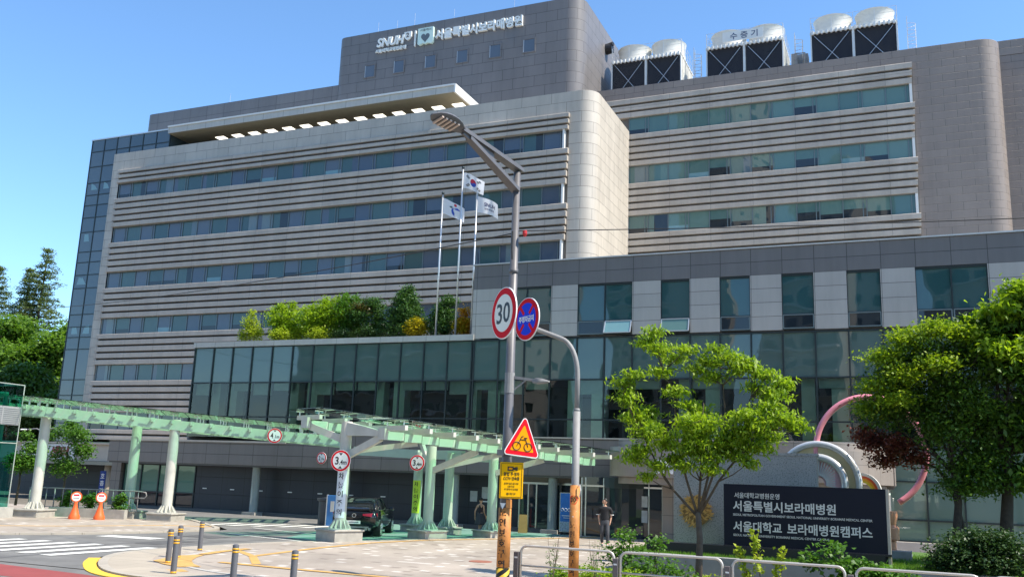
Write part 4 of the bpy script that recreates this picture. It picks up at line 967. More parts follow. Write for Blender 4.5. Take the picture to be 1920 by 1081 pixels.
b = MB(); tri = [(-.07, 0), (.07, 0), (0, -.13)]
b.loft([[(r * math.sin(p[0] / .145), -r * math.cos(p[0] / .145), 2.0 + p[1]) for p in tri] for r in (.14, .147)]); b.build('sleeve_mark', M['sg_white'], LP)

SP = thing('sign_post', 'grey sign post with a swan neck arm, orange sleeve round its foot', 'sign post', (-7.25, 21.0, 0))
b = MB(); b.tube([(0, 0, 0), (0, 0, 4.15)], [.098, .085], 20); b.tube([(0, 0, 4.15), (0, 0, 4.22)], .072, 16); b.build('pole', M['galv'], SP, smooth=True)
pts = [(0, 0, 4.15), (0, 0, 5.0)]
for k in range(1, 9):
    a = math.pi / 2 * k / 8 * .9; pts.append((-.55 * (1 - math.cos(a)), 0, 5.0 + .9 * math.sin(a) * 1.05))
pts += [(-1.0, 0, 6.14), (-1.28, 0, 6.26)]
b = MB(); b.tube(pts, [.06] * 2 + [.058] * 9 + [.05] * (len(pts) - 11), 14); b.build('arm', M['ccream'] if False else M['galv'], SP, smooth=True)
b = MB(); b.lathe([(.122, .04), (.118, 2.42)], (0, 0, 0), 24); b.build('sleeve', M['orange'], SP, smooth=True)
sleeve_text(SP, .12, 1.52, .215, R(-8), .13, .15)
b = MB(); b.tube([(.1, -.06, 2.4), (.15, -.1, 2.44), (.17, -.1, 2.3), (.13, -.06, 2.15)], .012, 5); b.build('tie', M['white_paint'], SP)
def bent_disc(mb, r, rr, z, cx=0.0, n=24):
    mb.face([(r * math.sin((cx + rr * math.cos(2 * math.pi * k / n)) / r), -r * math.cos((cx + rr * math.cos(2 * math.pi * k / n)) / r), z + rr * math.sin(2 * math.pi * k / n)) for k in range(n)])
b = MB(); bent_disc(b, .124, .105, 2.08); rd = b.build('sleeve_disc', M['sg_red'], SP)
b = MB(); bent_disc(b, .126, .082, 2.08); b.build('sleeve_face', M['orange'], rd)
put_text('sleeve_digits', '30', M['sg_black'], SP, .12, .10, (0, 0, 2.08), bold=.02, depth=.003, bend=.128)
b = MB(); b.loft([[(r * math.sin(p[0] / .12), -r * math.cos(p[0] / .12), 1.83 + p[1]) for p in [(-.08, 0), (.08, 0), (0, -.15)]] for r in (.118, .1235)]); b.build('sleeve_mark', M['sg_white'], SP)

nrm = facing(-.60, -.80)
S30 = round_sign('speed_limit_sign', 'big round red ringed 30 sign high on the grey street lamp', 'road sign', (-8.14, 18.44, 6.12), facing(-.62, -.78), .585, .19, mat('cream sign face', (.84, .80, .68), .4, var=.02))
put_text('digits', '30', M['sg_black'], S30, .62, .46, (0, -.008, 0), bold=.012, depth=.004)
b = MB(); b.bar((-.1, .04, .15), (.12, .18, .15), .05, .05); b.bar((-.1, .04, -.15), (.12, .18, -.15), .05, .05); b.build('bracket', M['galv'], S30)
NP = round_sign('no_stopping_sign', 'round blue and red no parking sign at the end of the swan neck arm', 'road sign', (-8.62, 20.97, 6.44), facing(-.56, -.83), .545, .17, M['sg_blue'])
for a in (R(48), R(-48)):
    for sgn in (1, -1):
        b = MB()
        c, s = math.cos(a) * sgn, math.sin(a) * sgn
        b.bar((c * .17, -.006, s * .17), (c * .45, -.006, s * .45), .004, .085, up=(-s, 0, c)); b.build('cross_bar', M['sg_red'], NP)
put_text('letters', '주정차금지', M['sg_white'], NP, .66, .16, (0, -.012, .0), bold=.025, depth=.006)

TS = thing('bicycle_warning_sign', 'amber triangular bicycle warning sign with red rim on the street lamp', 'road sign', (-7.56, 18.40, 3.28), facing(.62, -.78))
def tri_pts(s, r):
    out = []
    for k in range(3):
        a = math.pi / 2 + 2 * math.pi * k / 3; cx, cz = math.cos(a) * s, math.sin(a) * s
        for q in range(5): t = a - math.pi / 3 + (2 * math.pi / 3) * q / 4; out.append((cx + r * math.cos(t), cz + r * math.sin(t)))
    return out
tl = R(-5)
def tp_(pts, y0, y1): return [[(p[0] * .82 * math.cos(tl) - p[1] * math.sin(tl), y, p[0] * .82 * math.sin(tl) + p[1] * math.cos(tl)) for p in pts] for y in (y0, y1)]
b = MB(); b.loft(tp_(tri_pts(.45, .07), .03, 0)); b.build('backplate', M['sg_white'], TS)
b = MB(); b.loft(tp_(tri_pts(.45, .05), .0, -.004)); b.build('red_border', M['sg_red'], TS)
b = MB(); b.loft(tp_(tri_pts(.335, .02), -.004, -.008)); b.build('sign_face', M['sg_yellow'], TS)
b = MB()
def q_(x, z): return (x * math.cos(tl) - z * math.sin(tl), -.012, x * math.sin(tl) + z * math.cos(tl))
for cx in (-.125, .125):
    b.tube([q_(cx + .085 * math.cos(2 * math.pi * k / 20), -.085 + .085 * math.sin(2 * math.pi * k / 20)) for k in range(21)], .009, 6)
for a, c in (((-.125, -.085), (-.06, .055)), ((-.06, .055), (.06, .06)), ((.06, .06), (.125, -.085)), ((-.075, .02), (-.04, .115)), ((-.04, .115), (0, .13)), ((.05, .06), (.045, .095)), ((.02, .1), (.09, .1))): b.tube([q_(*a), q_(*c)], .009, 6)
b.build('bicycle_symbol', M['sg_black'], TS)

CS = thing('camera_notice_sign', 'yellow rectangular traffic camera notice below the triangular sign', 'sign', (-7.80, 18.42, 2.48), facing(.45, -.89))
b = MB(); b.obox((0, .012, 0), (.50, .024, .76), 0, .01); b.build('plate', mat('golden yellow plate', (.85, .44, .0), .7, ior=1.25, var=.03), CS)
b = MB()
for x0, x1, z0, z1 in ((-.22, .22, .345, .352), (-.22, .22, -.352, -.345), (-.225, -.218, -.35, .35), (.218, .225, -.35, .35)): b.box(x0, x1, -.006, -.001, z0, z1)
b.build('border_line', M['sg_black'], CS)
b = MB(); b.box(-.09, .04, -.006, -.001, .20, .29); b.face([(.04, -.005, .23), (.09, -.005, .205), (.09, -.005, .285), (.04, -.005, .26)]); b.box(.095, .125, -.006, -.001, .205, .285); b.build('camera_symbol', M['sg_black'], CS)
b = MB(); b.box(-.065, .015, -.009, -.0055, .225, .265); b.build('symbol_panel', M['sg_yellow'], CS)
for s_, w_, h_, z_ in (('CCTV 단속중', .34, .075, .04), ('운전자 등은 5분 이내', .30, .04, -.065), ('1분이상', .14, .035, -.125), ('주·정차시 단속됨', .29, .04, -.185), ('동작구', .2, .045, -.28)):
    put_text('letters', s_, M['sg_black'], CS, w_, h_, (0, -.004, z_), bold=.012 if h_ > .06 else 0, depth=.003)

put_text('letters', '불법', M['sg_black'], CS, .12, .075, (-.11, -.004, .135), bold=.012, depth=.003); put_text('letters', '주·정차', M['sg_black'], CS, .19, .075, (.075, -.004, .135), bold=.012, depth=.003)

# overhead cables
M['cable'] = mat('black cable', (.02, .02, .02), .6, var=0)
b = MB()
def sagline(mb, p, q, sag, r, n=24):
    p, q = Vector(p), Vector(q); mb.tube([p.lerp(q, k / n) - Vector((0, 0, sag * 4 * (k / n) * (1 - k / n))) for k in range(n + 1)], r, 4)
sagline(b, (-8.0, 18.6, 8.05), (9.0, 21.0, 8.05), .12, .011); sagline(b, (-8.0, 18.6, 8.0), (-60, 42, 12.6), .7, .014, 40)
b.tube([(-8.0, 18.45, 8.0), (-8.0, 18.45, 7.6), (-7.98, 18.45, 7.35)], .02, 6)
tag(b.build('overhead_cable', M['cable']), 'thin black overhead cable strung past the street lamp in front of the facade', 'cable')
b = MB(); b.lathe([(0, .06), (.05, .05), (.055, -.03), (.03, -.09), (0, -.09)], (-7.75, 18.58, 7.98), 10); tag(b.build('cable_marker', mat('red plastic', (.5, .03, .03), .4)), 'small red tag hanging on the cable beside the lamp pole', 'cable marker')

# ---------------- flags on the podium roof ----------------
def clothmat(name, c, tr=.35):
    m, nt, b = _nt(name); N, L = nt.nodes, nt.links; _in(b, 'Base Color', rgb(c)); _in(b, 'Roughness', .8)
    t = N.new('ShaderNodeBsdfTranslucent'); t.inputs[0].default_value = rgb(c); mx = N.new('ShaderNodeMixShader'); mx.inputs[0].default_value = tr
    L.new(b.outputs[0], mx.inputs[1]); L.new(t.outputs[0], mx.inputs[2]); L.new(mx.outputs[0], N['Material Output'].inputs['Surface']); return m
M['flag'] = clothmat('white flag cloth', (.80, .80, .83))
def cloth(w, h, seed, droop):
    """returns f(u,v) -> local point of a waving flag, hoist at u=0"""
    def f(u, v):
        x = u * w * .93; y = .10 * u * math.sin(5.2 * u + seed + 1.2 * v) + .05 * u * math.sin(9 * u - seed); z = (v - 1) * h * (1 - .12 * u) - droop * u ** 1.4 + .035 * math.sin(6 * u + seed)
        return (x, y, z)
    return f
def flag(label, x, y, ztop, w, h, seed, droop, deco):
    t = thing('flag_pole', label, 'flag pole', (x, y, 9.7), 0, 'flag poles on the podium roof')
    L = ztop - 9.7
    b = MB(); b.tube([(0, 0, 0), (0, 0, L)], [.06, .045], 10); b.build('pole', M['alu'], t, smooth=True)
    b = MB(); b.lathe([(0, .1), (.07, .07), (.09, 0), (.07, -.07), (0, -.1)], (0, 0, L + .08), 12); b.build('finial', M['mull'], t, smooth=True)
    f = cloth(w, h, seed, droop); b = MB(); n, m = 20, 10; off = lambda p, d=0: (p[0] + .06, p[1] - d, p[2] + L - .25)
    vs = [off(f(i / n, k / m)) for i in range(n + 1) for k in range(m + 1)]
    b.raw(vs, [(i * (m + 1) + k, (i + 1) * (m + 1) + k, (i + 1) * (m + 1) + k + 1, i * (m + 1) + k + 1) for i in range(n) for k in range(m)]); fl = b.build('flag', M['flag'], t, smooth=True)
    deco(fl, f, lambda p: off(p, .012))
    return t
def patch(fl, name, m, f, off, polys, sub_=1):
    b = MB()
    for p in polys: b.face([off(f(u, v)) for u, v in p])
    b.build(name, m, fl)
def circ(cu, cv, ru, rv, a0=0, a1=360, n=20): return [(cu + ru * math.cos(R(a0 + (a1 - a0) * k / n)), cv + rv * math.sin(R(a0 + (a1 - a0) * k / n))) for k in range(n + 1)]
M['fl_red'] = mat('flag red', (.60, .03, .06), .7, var=0); M['fl_blue'] = mat('flag blue', (.03, .08, .42), .7, var=0)
def korea(fl, f, off):
    ru, rv = .165, .25; cu, cv = .5, .5
    wave = [(cu - ru + 2 * ru * k / 16, cv - .06 * math.sin(2 * math.pi * k / 16)) for k in range(17)]
    patch(fl, 'red_half', M['fl_red'], f, off, [circ(cu, cv, ru, rv, 0, 180) + wave[1:-1]]); patch(fl, 'blue_half', M['fl_blue'], f, off, [circ(cu, cv, ru, rv, 180, 360) + wave[1:-1][::-1]])
    ps = []
    for (u, v, s, br) in ((.22, .76, 1, (0, 0, 0)), (.78, .76, -1, (1, 0, 1)), (.22, .24, -1, (0, 1, 0)), (.78, .24, 1, (1, 1, 1))):
        dx, dy = .6, .8 * s; tx, ty = -.8 * s, .6
        for i in (-1, 0, 1):
            cx, cy = u + dx * i * .035 * -s * s, v + dy * -i * .05
            def bb(l0, l1): return [(cx + a * tx * .09 + c * dx * .011, cy + a * ty * .13 * 1.0 + c * dy * .016) for a, c in ((l0, -1), (l1, -1), (l1, 1), (l0, 1))]
            if br[i + 1]: ps += [bb(-1, -.15), bb(.15, 1)]
            else: ps.append(bb(-1, 1))
    patch(fl, 'bars', M['sg_black'], f, off, ps)
def city(fl, f, off):
    patch(fl, 'blue_swoosh', M['fl_blue'], f, off, [circ(.62, .42, .2, .3, 150, 260, 12) + [(.58, .3), (.5, .48), (.54, .62)], [(.55, .62), (.7, .72), (.86, .62), (.74, .58), (.62, .56)]])
    patch(fl, 'red_dot', M['fl_red'], f, off, [circ(.6, .86, .07, .09)]); patch(fl, 'dark_swoosh', mat('flag dark green', (.03, .10, .12), .7, var=0), f, off, [[(.3, .62), (.4, .56), (.52, .66), (.4, .7)]])
def hosp(fl, f, off):
    m = mat('flag grey blue', (.16, .17, .30), .7, var=0)
    for s_, w, h, cu, cv in (('SNUH', .5, .26, .58, .6), ('보라매병원', .42, .13, .56, .32)):
        co, fs, me = text_mesh(s_, w, h, .03, .001); bpy.data.meshes.remove(me); b = MB(); b.raw([off(f(cu + p[0], cv + p[1])) for p in co], fs); b.build('flag_letters', m, fl)
flag('tallest flag pole, flying the white flag with a red and blue circle', -23.2, 45.9, 20.2, 1.42, .95, .6, .66, korea)
flag('flag pole on the left flying a white flag with a blue swoosh and red dot', -24.45, 45.9, 18.75, 1.45, .95, 2.1, .75, city)
flag('flag pole on the right flying a white flag with small grey blue lettering', -22.22, 45.9, 18.7, 1.42, .95, 3.6, .66, hosp)
# ---------------- bollards, delineators, fence ----------------
M['bol'] = mat('slate grey bollard', (.115, .115, .125), .5, var=.08, scale=6)
M['reflect'] = mat('amber reflective band', (.75, .38, .02), .35, var=.03)
def bollard(x, y, label):
    t = thing('bollard', label, 'bollard', (x, y, 0), 0, 'grey bollards with amber bands on the plaza')
    b = MB(); b.lathe([(.072, 0), (.07, .84), (.066, .87), (.04, .885), (0, .885)], (0, 0, 0), 20); b.build('post', M['bol'], t, auto=40)
    for z0, z1 in ((.70, .735), (.765, .80), (.02, .06)): b = MB(); b.lathe([(.0735, z0), (.0735, z1)], (0, 0, 0), 20); b.build('reflector_band', M['reflect'], t, smooth=True)
    return t
b0 = bollard(-18.2, 19.8, 'grey bollard standing just left of the frontmost of the tight trio')
for x, y, l in ((-19.1, 21.15, 'grey bollard half hidden behind the frontmost one of the tight trio'), (-16.3, 17.95, 'frontmost grey bollard of the tight trio at the plaza corner'), (-20.3, 23.4, 'grey bollard standing farthest back, nearest the drive'), (-13.75, 17.0, 'cut off grey bollard right of the tight trio'), (-11.95, 16.7, 'cut off grey bollard nearest the street lamp')):
    o = copy_tree(b0); o.location = (x, y, 0 if y > 17.3 else -.13 + .13); o['label'] = l
M['stop_or'] = mat('orange plastic', (.78, .13, .03), .45, var=.05)
def delineator(x, y, label, rz):
    t = thing('traffic_post', label, 'traffic post', (x, y, 0), rz, 'orange hourglass posts on the far pavement')
    b = MB(); b.lathe([(.25, 0), (.25, .12), (.2, .22), (.1, .55), (.075, .68), (.09, .8)], (0, 0, 0), 20); b.build('cone', M['stop_or'], t, auto=40)
    b = MB(); b.disc((0, .06, 1.0), .235, (0, -1, 0), .1, 28); hd_ = b.build('head', M['stop_or'], t)
    b = MB(); b.disc((0, -.043, .99), .185, (0, -1, 0), .004, 28); fc = b.build('face', M['sg_white'], hd_)
    b = MB(); b.box(-.12, .12, -.051, -.048, 1.04, 1.11); b.build('red_line', M['sg_red'], hd_)
    b = MB(); b.box(-.13, .13, -.051, -.048, .93, .955); b.build('dark_line', M['sg_black'], hd_)
    return t
d0 = delineator(-35.4, 32.2, 'left orange hourglass traffic post with white disc, next to the ivory column', R(42))
o = copy_tree(d0); o.location = (-34.55, 32.85, 0); o['label'] = 'right orange hourglass traffic post with white disc, beside the railing end'

M['rail'] = mat('satin painted rail', (.52, .48, .43), .4, metal=.4, var=.06)
M['rpost'] = mat('dark bronze post', (.13, .11, .11), .5, var=.06)
fp = [-7.86, -5.64, -3.36, -1.08, 1.20, 3.48]
labs = ['leftmost guard rail panel at the lamp post end', 'guard rail panel in front of the rose bush and slender tree', 'guard rail panel before the left half of the black sign', 'guard rail panel before the right end of the black sign', 'guard rail panel cut off at the right, before the round shrub']
proto = None
for i in range(5):
    w = 2.28; x0 = fp[i]
    if proto is None:
        t = thing('guard_rail', labs[0], 'guard rail', (x0, 19.0, 0), 0, 'guard rail panels along the kerb')
        b = MB(); b.obox((0, 0, .49), (.11, .09, .98), 0, .006); po = b.build('post', M['rpost'], t)
        b = MB(); b.box(-.035, .035, -.05, -.046, .85, .88); b.build('reflector', M['white_paint'], po)
        b = MB(); a, c, z, r = .10, w - .10, 1.11, .14
        pts = [(a, 0, .12), (a, 0, z - r)] + [(a + r - r * math.cos(R(90 * k / 6)), 0, z - r + r * math.sin(R(90 * k / 6))) for k in range(1, 7)]
        pts += [(c - r + r * math.sin(R(90 * k / 6)), 0, z - r + r * math.cos(R(90 * k / 6))) for k in range(0, 7)] + [(c, 0, .12)]
        b.tube(pts, .027, 10); b.build('hoop', M['rail'], t, smooth=True)
        b = MB(); b.tube([(a, 0, .70), (c, 0, .70)], .02, 8); b.tube([(a, 0, .30), (c, 0, .30)], .02, 8); b.build('lower_rail', M['rail'], t, smooth=True)
        b = MB()
        for z_ in (.3, .7): b.box(.04, .12, -.02, .02, z_ - .02, z_ + .02); b.box(w - .12, w - .04, -.02, .02, z_ - .02, z_ + .02)
        b.build('clip', M['rpost'], t); proto = t
    else:
        o = copy_tree(proto); o.location = (x0, 19.0, 0); o['label'] = labs[i]

# ---------------- raised bed, monument sign, stone wall, sculpture ----------------
M['bedwall'] = mat('grey bed wall', (.30, .30, .28), .75, var=.12, scale=3)
b = MB(); b.prism([(-8.3, 28.2), (-7.9, 27.0), (14, 26.2), (14, 26.5), (-7.7, 27.3), (-8.0, 28.3)], -.02, .56)
tag(b.build('retaining_wall', M['bedwall']), 'low grey retaining wall holding the raised lawn behind the guard rail', 'low wall')
b = MB(); b.prism([(-8.25, 28.3), (-7.75, 27.28), (14, 26.48), (14, 36), (-2, 36), (-7.6, 33)], .0, .53); struct(b.build('raised_lawn', M['grassbase']))
b = MB(); b.sheet([(-8, 19.4), (14, 19.4), (14, 26.6), (-8, 26.9)], .012); struct(b.build('planting_bed', mat('planting soil', (.10, .085, .055), .95, var=.25, scale=5)))
SG = thing('monument_sign', 'wide black hospital name sign with silver lettering on the raised lawn', 'sign', (-2.78, 28.0, .5))
M['signblack'] = mat('polished blue black panel', (.010, .012, .022), .5, ior=1.3, var=.03)
b = MB(); b.box(-2.26, 2.18, 0, .42, 0, 2.10); b.build('sign_panel', M['signblack'], SG)
b = MB(); b.box(2.18, 2.26, .005, .43, 0, 2.10); b.build('end_panel', mat('taupe end panel', (.46, .40, .33), .5), SG)
b = MB(); b.box(-4.55, 2.1, -.12, .3, .0, .34); b.box(-2.27, 2.27, -.06, .02, .3, .36); b.build('base', mat('black granite base', (.02, .021, .025), .4), SG)
ml = mat('silver letters', (.62, .62, .60), .4, metal=.2, var=.02)
for s_, x0, x1, z0, z1, bo in (('서울대학교병원운영', -4.73, -3.45, 2.205, 2.365, .012), ('서울특별시보라매병원', -4.77, -1.92, 1.83, 2.135, .02), ('SEOUL METROPOLITAN GOVERNMENT SEOUL NATIONAL UNIVERSITY BORAMAE MEDICAL CENTER', -4.77, -.97, 1.70, 1.765, .012), ('서울대학교', -4.77, -3.40, 1.25, 1.555, .02), ('보라매병원캠퍼스', -3.25, -.98, 1.25, 1.555, .02), ('SEOUL NATIONAL UNIVERSITY BORAMAE MEDICAL CENTER CAMPUS', -4.77, -2.12, 1.125, 1.19, .012)):
    put_text('letters', s_, ml, SG, x1 - x0, z1 - z0, ((x0 + x1) / 2 + 2.78, -.008, (z0 + z1) / 2 - .5), bold=bo, depth=.012)
b = MB(); b.box(-2.3, 2.1, 0, .5, 0, 3.02); b.box(-2.32, 2.13, -.02, .55, 3.02, 3.1)
M['granite'] = speckle('grey speckled granite', [(.13, .13, .13), (.26, .255, .24), (.34, .33, .31), (.22, .22, .21)], 26)
wl_ = b.build('granite_wall', M['granite']); wl_.location = (-4.65, 29.8, .5); tag(wl_, 'tall speckled grey granite wall standing behind the black sign', 'wall')
EM = thing('golden_emblem', 'round golden leaf pattern emblem mounted low on the granite wall', 'emblem', (-6.22, 29.76, 1.74))
M['gold'] = mat('aged gold', (.52, .32, .10), .45, metal=.5, var=.2, scale=12)
b = MB(); b.disc((0, .0, 0), .46, (0, -1, 0), .015, 36); b.build('disc', mat('bronze backing', (.25, .16, .06), .5, metal=.4), EM)
b = MB(); r3 = random.Random(5)
for k in range(150):
    a, rr = r3.random() * 6.28, .50 * math.sqrt(r3.random()); x, z = rr * math.cos(a), rr * math.sin(a); t = a + r3.uniform(-.9, .9); l, w = .085, .028
    c, s = math.cos(t), math.sin(t); y = -.02 - r3.random() * .03
    b.loft([[(x - c * l, y, z - s * l), (x - s * w, y - .01, z + c * w), (x + c * l, y - .012, z + s * l), (x + s * w, y - .01, z - c * w)], [(x - c * l, y + .006, z - s * l), (x - s * w, y - .004, z + c * w), (x + c * l, y - .006, z + s * l), (x + s * w, y - .004, z - c * w)]])
b.build('gold_leaf', M['gold'], EM)

M['silver'] = mat('silver white enamel', (.66, .66, .65), .25, metal=.35, var=.03)
SCU = thing('ring_sculpture', 'steel wheel sculpture with a big pink ring and rainbow arc behind the granite wall', 'sculpture', (-1.6, 31.8, .5))
def ringpts(cx, cy, cz, r, a0, a1, n=48, yaw=0.0, sq=1.0):
    return [(cx + r * math.cos(R(a0 + (a1 - a0) * k / n)) * math.cos(yaw), cy + r * math.cos(R(a0 + (a1 - a0) * k / n)) * math.sin(yaw), cz + r * sq * math.sin(R(a0 + (a1 - a0) * k / n))) for k in range(n + 1)]
b = MB(); b.tube(ringpts(.52, .35, 3.28, 1.68, -62, 205, 60, R(12), 1.05), .098, 14); b.build('pink_ring', mat('pink enamel', (.74, .27, .33), .3, var=.05, coat=.3), SCU, smooth=True)
def halfdisc(r0, r1, cx, cy, cz, th, a0=0, a1=180, n=36, yaw=0.0):
    b = MB(); rings = []
    for k in range(n + 1):
        a = R(a0 + (a1 - a0) * k / n); c, s = math.cos(a), math.sin(a)
        def P(r, y): return (cx + r * c * math.cos(yaw) - y * math.sin(yaw), cy + r * c * math.sin(yaw) + y * math.cos(yaw), cz + r * s)
        rings.append([P(r0, -th), P(r1, -th), P(r1, th), P(r0, th)])
    b.loft(rings); return b
gx, gz_ = -1.08, 2.22
b = MB(); b.tube(ringpts(gx, -.1, gz_, 1.26, -20, 200, 48, R(-8), 1.0), .105, 12); b.build('outer_rim', M['silver'], SCU, smooth=True)
halfdisc(.78, 1.2, gx, -.02, gz_, .05, -20, 200, 40, R(-8)).build('gold_plate', mat('pale gold plate', (.62, .52, .33), .35, metal=.6, var=.06), SCU)
b = MB(); b.tube(ringpts(gx, -.2, gz_, .84, -20, 200, 40, R(-8)), .115, 12); b.build('inner_rim', M['silver'], SCU, smooth=True)
b = MB()
for k in range(26):
    a = R(-10 + 200 * k / 25); b.bar((gx + .25 * math.cos(a), -.16, gz_ + .25 * math.sin(a)), (gx + .74 * math.cos(a), -.16, gz_ + .74 * math.sin(a)), .04, .03, up=(0, 1, 0))
b.build('spoke', M['silver'], SCU)
halfdisc(.2, .72, gx, -.08, gz_, .02, -10, 190, 30, R(-8)).build('pink_plate', mat('pale pink plate', (.6, .35, .36), .4), SCU)
for k, (c, r) in enumerate((((.75, .74, .72), .60), ((.72, .10, .03), .53), ((.80, .36, .02), .46), ((.75, .60, .05), .39))):
    halfdisc(r - .09, r, .22, .1 + .004 * k, 2.0, .07 - .006 * k, 0, 180, 24, R(-8)).build('rainbow_band', mat('enamel band', c, .4, var=.03), SCU)
b = MB(); b.lathe([(.34, 0), (.34, .25), (.22, .32), (.22, .55), (.32, .62), (.32, .95), (.24, 1.05), (.3, 1.3), (.28, 1.45), (0, 1.45)], (.95, -.3, 0), 20); b.build('pedestal', mat('terracotta enamel', (.60, .27, .14), .45, var=.1), SCU, auto=35)
b = MB(); b.tube([(-1, .2, 0), (-1, .2, 1.4)], .12, 12); b.tube([(.5, .3, 0), (.75, .35, 1.7)], .1, 12); b.tube([(-.6, .2, .1), (1.6, .35, .1)], .1, 8); b.build('support', M['silver'], SCU, smooth=True)
b = MB(); b.box(.35, 1.6, -.9, .0, 0, .3); b.build('bench_stone', M['plinthc'], SCU)

# ---------------- things by the entrance ----------------
PB = thing('poster_board', 'blue poster board with white rings, beside the sliding door', 'poster', (-15.55, 44.2, 0))
b = MB(); b.box(-.5, .5, 0, .06, .05, 1.95); b.build('frame', M['alu'], PB)
b = MB(); b.use(mat('poster blue', (.03, .16, .50), .4, var=.15, scale=2)); b.face([(-.47, -.004, .55), (.47, -.004, .55), (.47, -.004, 1.92), (-.47, -.004, 1.92)]); b.use(mat('poster pale lower part', (.33, .42, .52), .5, var=.6, scale=14)); b.face([(-.47, -.004, .08), (.47, -.004, .08), (.47, -.004, .55), (-.47, -.004, .55)]); b.build('poster', None, PB)
b = MB()
for k in range(5): b.tube([(-.36 + .18 * k + .07 * math.cos(2 * math.pi * q / 14), -.012, 1.12 + .07 * math.sin(2 * math.pi * q / 14)) for q in range(15)], .012, 5)
b.box(-.38, .38, -.014, -.006, .82, .85); b.box(-.3, .3, -.014, -.006, .72, .74); b.build('poster_mark', M['sg_white'], PB)
def notice(label, x, z, w, h, y=45.56):
    b = MB(); b.box(-w / 2, w / 2, 0, .02, -h / 2, h / 2); o = b.build('wall_notice', mat('notice paper', (.42, .43, .43), .6, var=.15, scale=6)); o.location = (x, y, z); tag(o, label, 'notice', 'paper notices on the dark wall')
notice('pale notice on the dark wall, left one above the walking woman', -21.45, 1.55, .42, .55); notice('larger pale notice on the dark wall directly above the walking woman', -20.7, 1.75, .55, .6)
b = MB()
for s in (-1, 1): b.loft([[(-.22, s * .2, 0), (.22, s * .2, 0), (.22, s * .22, 0), (-.22, s * .22, 0)], [(-.2, s * .03, .85), (.2, s * .03, .85), (.2, s * .05, .85), (-.2, s * .05, .85)]])
o = b.build('floor_sign', mat('dull yellow board', (.22, .16, .05), .5)); o.location = (-17.3, 42.5, 0); o.rotation_euler = (0, 0, .3); tag(o, 'dull yellow folding floor board by the sliding door', 'floor sign')
IB = thing('information_board', 'blue standing board partly hidden behind the ivory column and the car', 'sign board', (-25.75, 38.9, -.1))
b = MB(); b.obox((0, 0, .78), (.85, .08, 1.5), .1, .02); b.build('board', mat('mid blue board', (.04, .17, .42), .4), IB)
b = MB(); b.obox((-.42, -.03, .78), (.05, .12, 1.55), .1); b.obox((-.1, -.06, 1.0), (.2, .02, .5), .1); b.build('edge', M['alu'], IB)
b = MB(); b.lathe([(.34, 0), (.34, 1.2), (.44, 1.25), (.44, 1.34), (0, 1.4)], (0, 0, 0), 18); o = b.build('waste_bin', mat('dark grey bin', (.07, .075, .085), .5), smooth=False); o.location = (-26.75, 39.6, -.1); tag(o, 'dark round waste bin left of the blue standing board', 'bin')
DM = thing('notice_stand', 'small red post stand left of the walking woman', 'stand', (-19.4, 42.0, 0))
b = MB(); b.lathe([(.28, 0), (.28, .04), (.05, .07), (.05, .95), (0, .95)], (0, 0, 0), 14); b.build('post', mat('dull red post', (.35, .06, .05), .5), DM); b = MB(); b.lathe([(0, .1), (.1, .06), (.1, -.06), (0, -.1)], (0, 0, 1.12), 10); b.build('head', M['sg_white'], DM)

# ---------------- green glass booth at the left ----------------
BO = thing('glass_booth', 'emerald glass lift shelter with a louvre panel at the left edge', 'shelter', (-39.4, 27.4, .0))
fr = mat('pale booth frame', (.34, .38, .34), .4)
b = MB()
for x in (-1.85, 1.85):
    for y in (0, 3.0): b.tube([(x, y, .4), (x, y, 5.95)], .022, 8)
for z in (.45, 3.3, 5.95):
    b.tube([(-1.85, 0, z), (1.85, 0, z), (1.85, 3, z), (-1.85, 3, z), (-1.85, 0, z)], .02, 6)
b.build('frame', fr, BO)
b = MB()
for z0, z1 in ((.45, 3.28), (3.32, 4.1), (4.95, 5.93)): b.face([(-1.83, 0, z0), (1.83, 0, z0), (1.83, 0, z1), (-1.83, 0, z1)])
for z0, z1 in ((.45, 3.28), (3.32, 4.1), (4.95, 5.93)): b.face([(1.84, .02, z0), (1.84, 2.98, z0), (1.84, 2.98, z1), (1.84, .02, z1)])
b.face([(-1.84, .02, 5.94), (1.84, .02, 5.94), (1.84, 2.98, 5.94), (-1.84, 2.98, 5.94)]); 
b.build('glass', M['booth_glass'], BO)
for side in (0, 1):
    b = MB()
    for k in range(9):
        if side: b.bar((1.87, .1, 4.18 + k * .085), (1.87, 2.92, 4.18 + k * .085), .03, .045)
        else: b.bar((-1.7, -.03, 4.18 + k * .085), (1.72, -.03, 4.18 + k * .085), .03, .045)
    if side: b.box(1.83, 1.86, .05, 2.95, 4.11, 4.94); b.box(1.86, 1.89, 2.0, 2.06, 4.11, 4.94)
    else: b.box(-1.75, 1.76, -.012, .012, 4.11, 4.94)
    b.build('louvre', mat('pale grey louvre', (.27, .28, .28), .5), BO)
b = MB()
for x in (-1.2, 1.35):
    for y in (.7, 2.5): b.tube([(x, y, .3), (x, y, 5.6)], .1, 12)
for y in (.7, 2.5): b.tube([(-1.2, y, 5.5), (1.35, y, 5.5)], .12, 12); b.tube([(-1.2, y, 1.9), (1.35, y, 1.9)], .07, 8)
b.tube([(.2, .7, 2), (.3, .7, 4.6)], .05, 8)
b.build('tube_frame', mat('green steel tube', (.16, .50, .40), .4), BO)
b = MB(); b.box(-2.0, 2.0, -.15, 3.2, 0, .45); b.build('kerb_base', M['conc'], BO)
